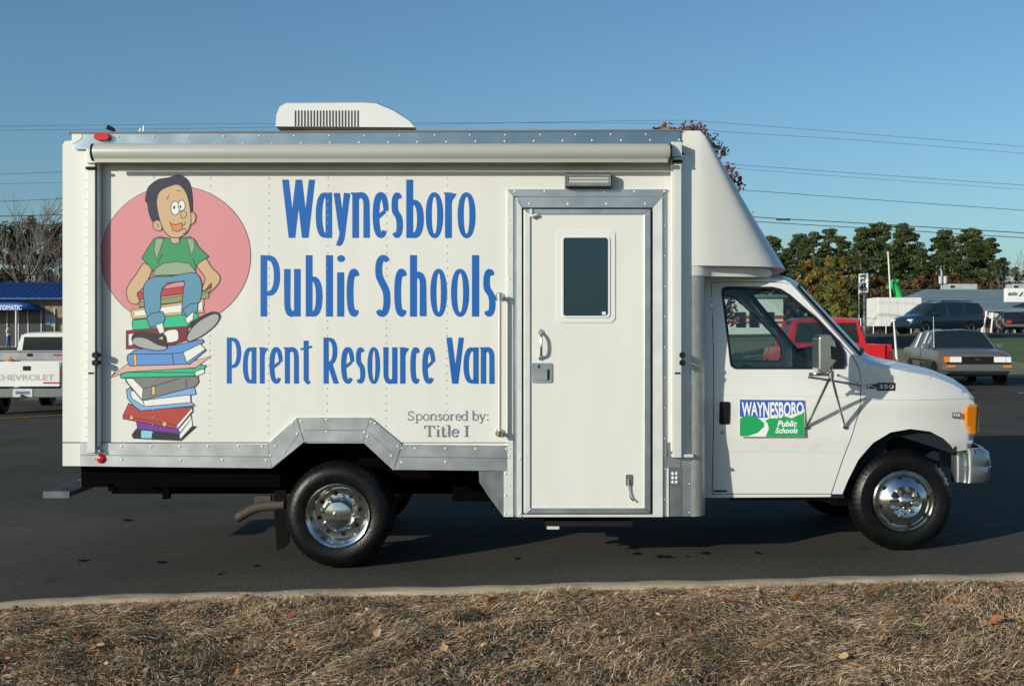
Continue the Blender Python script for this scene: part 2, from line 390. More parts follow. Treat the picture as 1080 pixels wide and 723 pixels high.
# "Sponsored by: / Title I": thin roman letters with serifs
GREY=M('grey_vinyl',(.16,.19,.25),.5); m=MB(); k=[0]
def strokes(mb, sts, x0,x1,yt,yb, wk, mi=0, base=D-.0015):
    for w_,st in sts:
        sm=len(st)>2
        p=[(x0+a*(x1-x0), yb-c*(yb-yt)) for a,c in st]
        if sm: p=smoothpts(p,n=5)
        V,Fs=ribbon(p,w_*wk,ext=0)
        mb.add([(U(q[0],q[1],D)[0],base-(k[0]+.9*j/len(V))*.00008,U(q[0],q[1],D)[1]) for j,q in enumerate(V)],Fs,mi); k[0]+=1
T_,N_=1.0,.42
def foot(x,y,d=.22): return (N_,[(x-d,y),(x+d,y)])
SG={
'S':[(T_*.9,[(.85,.82),(.55,.98),(.2,.86),(.2,.66),(.5,.5),(.82,.34),(.8,.12),(.45,.02),(.1,.2)]),(N_,[(.86,1),(.86,.76)]),(N_,[(.1,0),(.1,.26)])],
'p':[(T_,[(.22,1),(.22,-.45)]),(T_*.7,[(.22,.8),(.55,1),(.88,.75),(.9,.35),(.6,.02),(.22,.2)]),foot(.22,-.45),(N_,[(0,.98),(.22,.98)])],
'o':[(T_*.75,[(.5,1),(.14,.82),(.06,.5),(.14,.18),(.5,0),(.86,.18),(.94,.5),(.86,.82),(.5,1)])],
'n':[(T_,[(.2,1),(.2,0)]),(T_*.8,[(.2,.7),(.45,.97),(.72,.95),(.82,.7),(.82,0)]),foot(.2,.02),foot(.82,.02),(N_,[(0,.98),(.2,.98)])],
's':[(T_*.8,[(.82,.75),(.5,.98),(.22,.85),(.25,.62),(.75,.4),(.78,.12),(.45,.01),(.15,.2)])],
'r':[(T_,[(.3,1),(.3,0)]),(T_*.8,[(.3,.65),(.55,.95),(.9,.9)]),foot(.3,.02,.28),(N_,[(.05,.98),(.3,.98)])],
'e':[(T_*.75,[(.1,.55),(.9,.55),(.82,.88),(.5,1),(.12,.75),(.08,.35),(.3,.05),(.6,0),(.9,.22)])],
'd':[(T_,[(.78,1.6),(.78,0)]),(T_*.7,[(.78,.2),(.4,0),(.1,.25),(.1,.7),(.42,1),(.78,.8)]),(N_,[(.55,1.58),(.78,1.58)]),(N_,[(.78,.02),(1,.02)])],
'b':[(T_,[(.2,1.6),(.2,0)]),(T_*.7,[(.2,.2),(.58,0),(.9,.25),(.9,.72),(.58,1),(.2,.8)]),(N_,[(0,1.58),(.2,1.58)])],
'y':[(T_,[(.12,1),(.52,.05)]),(N_*1.2,[(.9,1),(.52,.05)]),(N_*1.4,[(.52,.05),(.35,-.4),(.1,-.42)]),foot(.12,1,.16),foot(.9,1,.16)],
':':[(T_,[(.5,.98),(.5,.78)]),(T_,[(.5,.22),(.5,.0)])],
'T':[(T_,[(.5,1),(.5,0)]),(T_*.6,[(.02,.97),(.98,.97)]),(N_*1.3,[(.02,1),(.02,.72)]),(N_*1.3,[(.98,1),(.98,.72)]),foot(.5,.02,.25)],
'i':[(T_,[(.5,1),(.5,0)]),foot(.5,.02,.4),(N_,[(.1,.98),(.5,.98)]),(T_,[(.5,1.55),(.5,1.32)])],
't':[(T_,[(.4,1.35),(.4,.2),(.6,.02),(.95,.15)]),(N_,[(.05,.98),(.9,.98)])],
'l':[(T_,[(.5,1.6),(.5,0)]),foot(.5,.02,.4),(N_,[(.1,1.58),(.5,1.58)])],
'I':[(T_,[(.5,1),(.5,0)]),foot(.5,.02,.48),foot(.5,.98,.48)],
}
x=429.5
for ch,wd in zip('Sponsored by:',(9,9,7.4,9,6,7.4,7,6.6,8.4,3.5,8,8,3.5)):
    if ch!=' ': strokes(m,SG[ch],x,x+wd*.86,433.6 if ch=='S' else 436.6,443,1.35)
    x+=wd*.93
x=447.5
for ch,wd in zip('Title I',(12,5.6,6.4,5.4,8.2,5,6)):
    if ch!=' ': strokes(m,SG[ch],x,x+wd*.88,448.6 if ch in 'TI' else 452.4,460,1.75)
    x+=wd*.98
obj('sponsor_lettering', m, GREY, body)

# ---- printed picture: a boy sitting on a stack of books
PALN=['pink','ink','skin','green','sage','jeans','white','crimson','olive','gold','emerald','maroon','shoe','sole','bluebook','paper_pink','greybook','redbook','purple','blackbook','label','mouth','hair','lightblue']
PALC=dict(pink=(.62,.24,.26),ink=(.03,.025,.04),skin=(.56,.38,.21),green=(.045,.27,.11),sage=(.27,.36,.22),jeans=(.10,.27,.38),white=(.74,.74,.70),crimson=(.42,.05,.06),olive=(.24,.29,.11),gold=(.62,.44,.16),
 emerald=(.03,.45,.24),maroon=(.20,.02,.03),shoe=(.03,.025,.03),sole=(.36,.36,.35),bluebook=(.11,.26,.56),paper_pink=(.66,.38,.34),greybook=(.19,.19,.18),redbook=(.40,.055,.045),purple=(.17,.03,.30),blackbook=(.02,.022,.025),label=(.22,.55,.68),mouth=(.68,.22,.09),hair=(.022,.022,.045),lightblue=(.20,.38,.66))
PM=[M('print_'+n_,PALC[n_],.45) for n_ in PALN]
pic=MB(); lay=[0]
def art(reg, pts, col, line=.9, smooth=False):
    ox,oy=reg; p=[(ox+a/6,oy+c/6) for a,c in pts]
    if smooth: p=smoothpts(p,True,n=3)
    y=D-.0015-lay[0]*.00006; lay[0]+=1
    pic.flat([U(a,c,D) for a,c in p],y,PALN.index(col))
    if line:
        V,Fs=ribbon(p,line,closed=True); pic.add([(U(a,c,D)[0],y-.00003,U(a,c,D)[1]) for a,c in V],Fs,1)
def inkline(reg, pts, w_=.8, sm=True):
    p=[(reg[0]+a/6,reg[1]+c/6) for a,c in pts]
    if sm and len(p)>2: p=smoothpts(p,n=4)
    y=D-.0015-lay[0]*.00006; lay[0]+=1
    V,Fs=ribbon(p,w_); pic.add([(U(a,c,D)[0],y,U(a,c,D)[1]) for a,c in V],Fs,1)
def ell(reg, c, rx, ry, col, line=.7):
    art(reg,[(c[0]+rx*math.cos(q*math.pi/18),c[1]+ry*math.sin(q*math.pi/18)) for q in range(36)],col,line)
A1=(100,170); A2=(100,280); A3=(100,370)
art((185.5,270),[(474*math.cos(q*math.pi/40),444*math.sin(q*math.pi/40)) for q in range(80)],'pink',.6)
# books, bottom of the stack first
art(A3,[(235,530),(262,492),(535,525),(545,500),(612,410),(620,475),(645,478),(548,566),(245,552)],'blackbook',.7)
art(A3,[(535,520),(612,415),(618,472),(540,558)],'white',.5); art(A3,[(295,501),(362,507),(360,551),(293,549)],'label',0)
art(A3,[(262,440),(530,490),(610,395),(612,425),(540,522),(270,492)],'purple',.6); art(A3,[(530,495),(605,400),(612,425),(540,515)],'white',.5)
art(A3,[(180,405),(215,330),(290,372),(622,352),(622,385),(530,492),(510,490),(180,428)],'redbook',.9)
art(A3,[(512,478),(612,362),(620,375),(525,490)],'white',.5); inkline(A3,[(180,408),(400,450),(512,470),(520,480)])
ell(A3,(232,420),12,14,'gold',.5); ell(A3,(441,461),14,16,'gold',.5)
art(A3,[(200,245),(222,232),(300,300),(630,228),(642,272),(608,278),(610,322),(636,345),(292,378),(250,350),(208,300)],'lightblue',.9)
art(A3,[(225,255),(245,250),(305,312),(604,276),(608,325),(315,350),(235,300)],'white',.7); inkline(A3,[(305,312),(315,350)]); 
art(A3,[(190,172),(245,165),(655,160),(660,195),(640,224),(300,312),(200,195)],'greybook',.9,False)
art(A3,[(192,174),(240,172),(306,238),(300,308),(215,208)],'white',.7); inkline(A3,[(306,238),(430,205),(540,172)]); inkline(A3,[(578,175),(580,228)])
art(A3,[(360,226),(382,222),(385,270),(362,282)],'gold',.6)
art(A3,[(162,165),(165,150),(200,132),(500,112),(632,108),(662,86),(706,92),(690,118),(625,158),(168,170)],'emerald',.9); art(A3,[(632,130),(690,112),(696,138),(640,160)],'white',.6); inkline(A3,[(195,133),(640,136)])
art(A2,[(95,710),(205,622),(600,610),(737,570),(640,645),(200,672)],'paper_pink',.7); art(A2,[(95,712),(125,672),(140,676)],'ink',0)
art(A2,[(205,572),(255,532),(520,500),(680,465),(692,480),(668,500),(704,535),(604,622),(500,626),(222,634),(206,600)],'bluebook',.9)
art(A2,[(560,548),(668,496),(700,528),(582,612)],'white',.7); inkline(A2,[(210,560),(480,556),(560,546)]); inkline(A2,[(490,556),(500,625)])
art(A2,[(243,562),(262,560),(268,630),(250,632)],'gold',.5)
art(A2,[(200,412),(300,402),(590,382),(588,470),(455,512),(200,526)],'maroon',.8); art(A2,[(214,432),(250,428),(250,498),(214,506)],'white',.5); art(A2,[(440,420),(515,404),(530,440),(520,476),(440,484)],'white',.6,True)
art(A2,[(240,345),(440,322),(650,288),(655,330),(590,384),(245,406),(236,375)],'emerald',.8)
art(A2,[(232,276),(690,212),(692,226),(688,280),(696,296),(240,338),(230,310)],'gold',.7); art(A2,[(246,288),(680,228),(684,282),(250,322)],'white',.5)
art(A2,[(280,232),(715,166),(724,182),(720,206),(285,262)],'olive',.7)
art(A2,[(264,172),(735,108),(742,130),(700,158),(265,216)],'crimson',.8)
# the boy
art(A1,[(305,648),(262,715),(215,780),(200,838),(222,892),(265,905),(284,880),(268,838),(312,795),(362,690),(335,655)],'skin',.9,True)
art(A1,[(645,655),(690,720),(700,745),(680,808),(700,815),(735,772),(738,800),(722,830),(738,822),(786,770),(790,722),(740,672),(700,615)],'skin',.9,True)
art(A1,[(374,492),(410,478),(480,490),(510,520),(545,488),(605,478),(640,505),(660,545),(722,602),(668,638),(640,662),(636,720),(375,722),(368,690),(298,612),(345,535)],'green',.9)
art(A1,[(366,722),(385,680),(430,648),(520,635),(595,646),(640,698),(640,715)],'sage',.7)
art(A1,[(385,488),(438,488),(415,560),(392,622),(374,560)],'sage',.7); art(A1,[(580,490),(625,488),(634,540),(612,600),(598,545)],'sage',.7)
inkline(A1,[(400,655),(415,610),(432,585)]); inkline(A1,[(636,655),(622,615)])
art(A2,[(308,150),(322,108),(370,72),(480,68),(600,46),(645,52),(672,92),(678,165),(656,240),(562,315),(552,270),(562,150),(560,100),(450,122),(418,180),(412,292),(332,316),(312,215)],'jeans',.9,True)
inkline(A2,[(450,110),(500,105),(570,96)])
art(A2,[(328,328),(360,302),(430,290),(447,330),(432,372),(350,392)],'jeans',.9); art(A2,[(556,278),(606,242),(656,236),(650,292),(580,322)],'jeans',.9)
art(A2,[(386,375),(430,362),(442,420),(412,432)],'white',.6); art(A2,[(574,334),(628,290),(622,342),(586,368)],'white',.6)
art(A2,[(238,445),(270,422),(330,420),(400,432),(445,440),(458,500),(450,528),(380,536),(288,516),(242,488)],'shoe',.9,True)
art(A2,[(240,468),(270,452),(330,462),(400,500),(452,512),(448,530),(380,536),(288,516),(244,490)],'sole',.8,True); art(A2,[(404,462),(430,446),(432,468)],'gold',0)
art(A2,[(580,470),(592,385),(640,340),(740,294),(788,306),(784,345),(700,430),(620,472)],'shoe',.9,True)
art(A2,[(588,474),(592,432),(650,360),(748,306),(786,318),(772,366),(700,430),(622,472)],'sole',.8,True); art(A2,[(588,412),(606,388),(606,406)],'gold',0)
art(A1,[(474,470),(532,474),(538,512),(510,524),(484,512)],'skin',.7)
art(A1,[(322,250),(328,200),(345,160),(400,118),(470,105),(510,91),(548,92),(590,125),(610,185),(616,250),(612,335),(560,400),(415,405),(370,385),(345,330),(335,270)],'hair',.9,True)
art(A1,[(415,382),(385,376),(367,400),(385,434),(425,434)],'skin',.8,True); art(A1,[(606,330),(630,328),(640,355),(630,390),(604,396)],'skin',.8,True)
art(A1,[(393,250),(412,192),(470,160),(530,148),(572,188),(594,245),(606,315),(610,385),(590,442),(555,474),(520,484),(478,478),(440,440),(414,378),(398,310)],'skin',.9,True)
ell(A1,(510,297),28,43,'white',.8); ell(A1,(551,281),22,34,'white',.8); ell(A1,(503,293),7,11,'ink',0); ell(A1,(543,288),6,10,'ink',0)
art(A1,[(545,326),(562,314),(580,328),(578,352),(552,360)],'skin',.7,True)
art(A1,[(480,396),(515,402),(552,390),(556,430),(528,446),(496,438)],'mouth',.8); inkline(A1,[(474,382),(484,400)]); inkline(A1,[(520,186),(545,190)],.7); inkline(A1,[(455,245),(470,218)],.7)
inkline(A1,[(556,405),(570,402),(574,380)],.7); inkline(A1,[(560,430),(575,428),(578,448),(556,460)],.7); inkline(A1,[(385,395),(402,402),(398,420)],.6)
obj('printed_picture', pic, PM, body)

# ---- entry door and its frame
fr=MB()
def strip(mb, pts, lift, mi=0): mb.prism([U(*p,D) for p in pts], D-lift, D-.0004, mi)
strip(fr,[(535.2,200),(541.2,207.4),(541.2,544.2),(535.2,544.2)],.016,1)
strip(fr,[(541.3,207.6),(544.8,211),(544.8,544.2),(541.3,544.2)],.008,0)
strip(fr,[(544.9,211),(550.2,219.4),(550.2,544.2),(544.9,544.2)],.026,1)
strip(fr,[(535.4,199.9),(703.4,199.9),(697.5,207.2),(541.4,207.2)],.016,0)
strip(fr,[(544.9,208.6),(697.6,208.6),(688.4,219.2),(550.4,219.2)],.026,0)
strip(fr,[(698.0,208.4),(698.4,544.2),(688.2,544.2),(688.2,219.6)],.026,1)
strip(fr,[(698.8,208),(702.6,202.5),(702.6,544.2),(698.8,544.2)],.010,0)
strip(fr,[(550.4,541.8),(688,541.8),(688,544.3),(550.4,544.3)],.02,1)
strip(fr,[(505,496.3),(531,496.3),(531,544.2),(514,521),(505.6,508)],.012,2)
strip(fr,[(531.2,496.3),(535.1,496.3),(535.1,544.2),(531.2,544.2)],.016,1)
f2=MB(); f2.pprism([(550.2,219.2),(688.2,219.2),(688.2,541.8),(550.2,541.8)],D-.004,D+.02,0,D)
fr.add(f2.v,f2.f,3)
rv=MB()
for i in range(6): riv(543+i*31.5 if i else 543,202.2,.0162,.011)
for i in range(4): riv(558.5+i*40.5,215.4,.0262,.011)
for i in range(11): riv(537.3,232+i*31,.0162,.008)
for i in range(10): riv(700.7,238+i*32,.0102,.008)
for py in (499,522,541): riv(533.2,py,.0162,.012)
for py in (483,541): riv(548,py,.0262,.011)
fr.add(rv.v,rv.f,1); frame=obj('door_frame', fr, [ALU,ALUB,ALUD,SEAM], van)
d=MB(); d.pprism([(552.3,221),(685.6,221),(685.6,540.4),(552.3,540.4)],D-.022,D-.003,0,D)
door=obj('side_door', d, WHITE, van, bevel=.003)
e=MB()
e.prism([U(*p,D) for p in [(552.6,221.2),(559,227),(559,534.6),(552.6,540.2)]],D-.034,D-.0215,0)
e.prism([U(*p,D) for p in [(553,220.9),(685.2,220.9),(678.6,226.4),(559.4,226.4)]],D-.033,D-.0213,1)
e.prism([U(*p,D) for p in [(685.5,221.2),(685.5,540.2),(678.8,534.6),(678.8,226.8)]],D-.034,D-.0215,1)
e.prism([U(*p,D) for p in [(553,540.5),(559.2,534.8),(678.6,534.8),(685.2,540.5)]],D-.033,D-.0213,1)
obj('edge_trim', e, [ALUB,ALU], door, bevel=.003)
def rrect(x0,x1,y0,y1,r,n=5):
    out=[]
    for cx,cy,a in ((x1-r,y0+r,-90),(x1-r,y1-r,0),(x0+r,y1-r,90),(x0+r,y0+r,180)):
        for i in range(n+1):
            q=R(a+90*i/n); out.append((cx+r*math.cos(q),cy+r*math.sin(q)))
    return out
def ring(mb, A, B, ya, yb, mi=0):
    """picture-frame ring between two outlines with equal counts (outer A, inner B), px on plane D"""
    n=len(A); P=[U(*p,D) for p in A]; Q=[U(*p,D) for p in B]
    V=[(x,ya+.0,z) for x,z in P]+[(x,yb,z) for x,z in P]+[(x,yb,z) for x,z in Q]+[(x,ya,z) for x,z in Q]
    Fs=[]
    for i in range(n):
        j=(i+1)%n
        for k in range(3): Fs.append((k*n+i,k*n+j,(k+1)*n+j,(k+1)*n+i))
    mb.add(V,Fs,mi)
wf=MB(); ring(wf, rrect(587,648.5,243.5,340,6), rrect(594,641,251,333,3), D-.022, D-.028); ring(wf, rrect(592.4,643,249.2,335,4), rrect(594,641,251,333,2.6), D-.028, D-.034)
wfo=obj('window_frame', wf, WPAINT, door, smooth=30)
g=MB(); g.prism([U(*p,D) for p in rrect(593.4,641.6,250.4,333.6,3)], D-.026, D-.0222)
obj('window_pane', g, DGLASS, door)
g=MB(); g.pflat([(634.6,328.5),(638.6,328.5),(638.6,332),(634.6,332)],D-.0265,0,D); obj('window_sticker', g, WPAINT, door)
h=MB()
xs=U(570.5,0,D)[0]
z0,z1=U(0,377,D)[1],U(0,350,D)[1]
h.tube(smoothpts([(xs,D-.03,z1),(xs,D-.065,z1-.03),(xs,D-.075,(z0+z1)/2),(xs,D-.065,z0+.03),(xs,D-.03,z0)],n=5),.0095,8)
for zz in (z0,z1): h.lathe([(0,-.012),(.018,-.010),(.024,0)],(xs,D-.022,zz),'y',14)
obj('grab_handle', h, CHROME, door, smooth=40)
h=MB(); h.prism([U(*p,D) for p in rrect(560.3,582.5,382.4,403.4,2)],D-.029,D-.0215)
lt=h; h=MB(); h.prism([U(*p,D) for p in rrect(562.6,577,389,400.4,1)],D-.037,D-.0285,0); h.prism([U(*p,D) for p in rrect(577.2,579.6,389,400.4,1)],D-.030,D-.0288,1); h.prism([U(*p,D) for p in [(567.5,384.5),(569,384.5),(569,388),(567.5,388)]],D-.034,D-.0285,1)
h.m=[q+1 for q in h.m]; h.v=lt.v+h.v; h.f=lt.f+[tuple(i+len(lt.v) for i in f) for f in h.f]; h.m=lt.m+h.m; obj('latch', h, [ALU,ALU,BLACK], door)
h=MB(); h.pbox(558.5,561,221,229,D-.05,D-.022,0,D); h.tube([(*U(560,0,D)[:1],D-.05,U(0,229,D)[1]),(U(566,0,D)[0],D-.045,U(0,227,D)[1])],.01); obj('door_check', h, ALUB, door)
h=MB(); xh,zh=U(662.5,504,D); h.prism([U(*p,D) for p in rrect(659.5,666,499.5,511,1)],D-.032,D-.0215,1)
h.tube(smoothpts([(xh,D-.04,zh),(xh+.002,D-.04,zh-.08),(xh+.012,D-.045,zh-.13),(xh+.035,D-.05,zh-.155)],n=4),.006,6); 
obj('hold_open_hook', h, [STEEL,ALUD], door)
# ---- light above the door
s=MB(); s.pbox(595.5,644.5,184,199,D-.075,D-.0005,0,D); sl_=obj('scene_light', s, M('lamp_housing',(.06,.06,.06),.4,.6), van, bevel=.004)
s=MB(); s.pbox(597,643.3,185.2,187.8,D-.086,D-.0755,0,D); s.pbox(597,643.3,194.6,197.6,D-.086,D-.0755,0,D); s.pbox(641,643.3,188,194.4,D-.086,D-.0755,0,D); s.pbox(597,598.6,188,194.4,D-.086,D-.0755,0,D); obj('lamp_bezel', s, ALUD, sl_)
s=MB(); s.pbox(598.8,640.8,188,190.8,D-.080,D-.0755,0,D); s.pbox(598.8,640.8,191.4,194.3,D-.081,D-.0755,0,D); obj('lamp_lens', s, M('frosted_lens',(.42,.43,.39),.25), sl_)
# ---- tall grab rail beside the door
h=MB(); xs=U(527,0,D)[0]; z0,z1=U(0,456,D)[1],U(0,313,D)[1]
h.tube([(xs,D-.075,z0),(xs,D-.075,z1)],.014,10,1)
for zz in (z0,z1):
    h.tube([(xs,D-.075,zz-.02),(xs,D-.075,zz+.02)],.021,10,0); h.tube([(xs,D,zz),(xs,D-.075,zz)],.015,8,0); h.lathe([(.0,-.014),(.03,-.012),(.036,0)],(xs,D,zz),'y',14,0)
obj('grab_rail', h, [CHROME,M('rail_wrap',(.62,.58,.52),.35,.5)], van, smooth=40)
# ---- awning
a=MB(); x0,x1=U(105,0,D)[0],U(704,0,D)[0]; zc=U(0,163.2,D)[1]; r=.063
a.lathe([(0,x0),(r*.9,x0),(r,x0+.02),(r,x1-.03),(r*.9,x1),(0,x1)],(0,D-.105,zc),'x',32)
awn=obj('awning', a, AWN, van, smooth=35)
a=MB(); a.box(x0+.02,x1-.02,D-.165,D-.15,zc-.078,zc-.052,0); a.box(x0+.01,x1,D-.10,D-.001,zc-.03,zc+.035,0); obj('awning_bar', a, M('awning_rail',(.40,.41,.35),.45,.3), awn)
for xx in (x0-.006,x1+.004): a=MB(); a.lathe([(0,-.006),(r*.98,-.006),(r*1.0,0),(r*.98,.006),(0,.006)],(xx,D-.105,zc),'x',24); obj('awning_end_cap', a, BLACK, awn)
for (pa,pb,py0,py1,s_) in ((96.2,104.2,159,476,1),(709,717,152,481,-1)):
    m=MB(); m.pbox(pa,pb,py0,py1,D-.078,D-.012,0,D)
    q=(105,107.6) if s_>0 else (706.6,708.6)
    m.pbox(q[0],q[1],py0+14,py1-6,D-.058,D-.016,1,D); m.pbox(min(pa,q[0]),max(pb,q[1]),py0,py0+15,D-.10,D-.079,0,D)
    xx=U((pa+pb)/2,0,D)[0]
    m.tube([(U(pa-1,0,D)[0],D-.088,U(0,py0+20,D)[1]),(U(pb+1,0,D)[0],D-.088,U(0,py0+20,D)[1])],.011,8,2)
    for yy in (374,382): m.tube([(U(pb,0,D)[0]+.005,D-.1,U(0,yy,D)[1]),(U(pb,0,D)[0]+.005,D-.02,U(0,yy,D)[1])],.022,10,2)
    m.pbox(pa-1.5,pb+9*(s_<0)+4,py1-3,py1,D-.06,D-.012,0,D)
    m.pbox(pa+1,pb-1,392,394,D-.081,D-.077,2,D)
    obj('awning_arm', m, [M('arm_enamel',(.66,.68,.63),.35,.2,var=(3,.04)),WPAINT,BLACK], awn, bevel=.003)
# ---- marker lamps
m=MB(); m.pprism(rrect(102,117.6,141.5,149,3.4),D-.06,D-.02,0,D); obj('marker_lamp', m, RED, body, bevel=.01)
m=MB(); x,z=U(107.5,483.2,D); m.lathe([(0,-.018),(.022,-.016),(.031,-.008),(.034,.0)],(x,D-.0145,z),'y',18); obj('marker_lamp', m, RED, body, smooth=50)
m=MB(); x,z=U(108,138,D); m.tube([(x,D+.25,z),(x-.01,D+.25,z+.05),(x-.05,D+.25,z+.07)],.018); m.box(x-.02,x+.06,D+.2,D+.3,z-.02,z+.025); obj('roof_fitting', m, BLACK, body); m=MB(); m.tube([(x+.2,D+.2,z),(x+.21,D+.2,z+.05)],.008); m.tube([(x+.23,D+.2,z),(x+.235,D+.2,z+.07)],.008); obj('clip', m, WPAINT, body)
# ---- lower front corner: plates, round post
m=MB(); m.pbox(703.2,717.3,482,492.5,D-.012,D-.0005,0,D); m.pbox(702.8,705,492.8,544,D-.016,D-.0005,1,D); m.pbox(705.2,718.6,492.8,544,D-.008,D-.0005,2,D)
cpb=m
for yy in (499,503.5,508): 
    for xx in (709.6,713.4): x,z=U(xx,yy,D); m.dome((x,D-.008,z),.013,.012,1,8)
obj('corner_plate', cpb, [ALU,ALUB,ALUD], van)
m=MB(); m.pprism([(717.4,163),(729,163),(729,544),(718.8,544),(718.8,492.6),(717.4,492.6)],D-.002,D+.35,0,D)
xa=U(728.8,0,D)[0]; r=.118; arc=[(xa,D-.004)]+[(xa+r*math.sin(q*math.pi/16),D-.004+r*(1-math.cos(q*math.pi/16))) for q in range(1,9)]+[(xa+r,D+1.2),(xa+r-.01,D+1.2)]
zt,zb=U(0,291,D)[1],U(0,544.3,D)[1]; n=len(arc); m.add([(x,y,zt) for x,y in arc]+[(x,y,zb) for x,y in arc],[(i,i+1,n+i+1,n+i) for i in range(n-1)],1)
m.add([(x,y,zb) for x,y in arc]+[(xa,D+1.2,zb)],[tuple(range(n+1))],1)
cpo=m; rv=MB()
for i in range(9): riv(727.2,300+i*30,.0025,.008)
cpo.add(rv.v,rv.f,2); obj('corner_post', cpo, [ALU,POL,ALUB], van, smooth=30)
# ---- front fairing over the cab
NZ,NT=26,26; V=[]; Fs=[]
for i in range(NZ+1):
    t=i/NZ; py=138+142*t; z=U(0,py,D)[1]; tgt=742.5+(828.5-742.5)*t
    if t<.06: tgt-= 3.5*(1-t/.06)**2
    xs_=U(736,0,D)[0]
    def sec(xf):
        out=[]; L=xf-xs_; W=YC-D+.004
        for k in range(NT+1):
            s_=L*(1-(1-k/NT)**2.2); o=.30*s_*s_/(s_+.10); out.append((xs_+s_, D-.004+o+(W-o)*(s_/L)**9))
        return out
    lo,hi=xs_,xs_+2.5
    for _ in range(30):
        mid=(lo+hi)/2
        if max(540+x*F/y for x,y in sec(mid))>tgt: hi=mid
        else: lo=mid
    s_=sec(lo); V += [(U(716.6,0,D)[0],D-.004,z)]+[(x,y,z) for x,y in s_]+[(x,2*YC-y,z) for x,y in s_[-2::-1]]+[(U(716.6,0,D)[0],2*YC-D+.004,z)]
n=len(V)//(NZ+1)
Fs=[(i*n+k,i*n+k+1,(i+1)*n+k+1,(i+1)*n+k) for i in range(NZ) for k in range(n-1)]+[tuple(range(n))[::-1],tuple(range(NZ*n,(NZ+1)*n))]
# the notch behind the awning arm shows the aluminium post, so the skin starts further forward lower down
for i in range(NZ+1):
    py=138+142*i/NZ
    if py>163:
        for k in (0,n-1): V[i*n+k]=(U(729,0,D)[0],V[i*n+k][1],V[i*n+k][2])
m=MB(); m.add(V,Fs); fair=obj('cab_fairing', m, GEL, van, smooth=50)
m=MB(); lastrow=V[NZ*n:]; zz=lastrow[0][2]; cz=U(0,292,8.6)[1]
low=[(x-.09*sstep(1.33,1.6,x)-.004, YC+(y-YC)*(1-.045*float(sstep(1.30,1.5,x)))) for x,y,_ in lastrow]; low=[(float(a),float(c)) for a,c in low]
m.add([(x,y,zz-.002) for x,y in low]+[(x,y,cz) for x,y in low],[(k,k+1,n+k+1,n+k) for k in range(n-1)]+[tuple(range(n,2*n))],0)
obj('fairing_lip', m, GEL, fair, smooth=50)
# ---- roof air conditioner
AY=9.55; prof=[(282,136.5),(283,124),(286,115),(292,111),(372,110.2),(386,111),(404,119),(420,130),(426.5,137.5)]
def acpx(p): return (540+(p[0]-540)*1.0, p[1])
V=[];NW=9
pp=[U(296+(p[0]-282)*(440-296)/(426.5-282),p[1]-.0,9.4) for p in prof]
base_z=3.13; m=MB()
for (x,z) in pp:
    for k in range(NW):
        u=-1+2*k/(NW-1); V.append((x, AY+u*.36, base_z+(z-base_z)*(1-.07*abs(u)**10)))
n=len(pp)
Fs=[(i*NW+k,i*NW+k+1,(i+1)*NW+k+1,(i+1)*NW+k) for i in range(n-1) for k in range(NW-1)]
Fs+=[tuple(range(NW))[::-1],tuple(range((n-1)*NW,n*NW))]
Fs+=[tuple(i*NW for i in range(n)),tuple(i*NW+NW-1 for i in range(n))[::-1]]
m.add(V,Fs); ac=obj('air_conditioner', m, WPAINT, van, smooth=40)
m=MB(); ya=AY-.362
for i in range(21):
    x,_=U(311.5+i*3.3,0,ya); m.box(x-.0052,x+.0052,ya-.001,ya+.02,U(0,136.2,ya)[1],U(0,116.6,ya)[1])
obj('vent_grille', m, M('vent_slot',(.05,.045,.045),.7), ac)

# ---- cab
YS=8.62
def side_y(x,z):
    zb=1.39; y=8.60
    if z>zb: y+=.05*(z-zb)*(1-math.exp(-(z-zb)/.06))+.16*(z-zb)**2
    else: y+=.055*((zb-z)/.9)**2 - .012*math.exp(-((z-1.18)/.09)**2)
    y+=.012/(1+math.exp((z-.86)/.012))
    if x>2.75: y+=.17*((x-2.75)/.8)**2
    return y
def panel_normals(o, off=0.0):
    """exact normals on the pressed side panels"""
    me=o.data; c=ORG[o]; base=[l.normal.copy() for l in me.corner_normals] if False else [Vector(n.vector) for n in me.corner_normals]
    P=[v.co+c for v in me.vertices]; side=[]
    for p in P:
        s=side_y(p.x,p.z)+off; side.append(1 if abs(p.y-s)<2e-4 else (-1 if abs(p.y-(2*YC-s))<2e-4 else 0))
    for f in me.polygons:
        ss={side[i] for i in f.vertices}
        if ss in ({1},{-1}):
            k=ss.pop()
            if abs(f.normal.y)<.5: continue
            for li in f.loop_indices:
                p=P[me.loops[li].vertex_index]; e=1e-3
                base[li]=Vector(((side_y(p.x+e,p.z)-side_y(p.x-e,p.z))/(2*e),-k,(side_y(p.x,p.z+e)-side_y(p.x,p.z-e))/(2*e))).normalized()
    me.normals_split_custom_set(base)
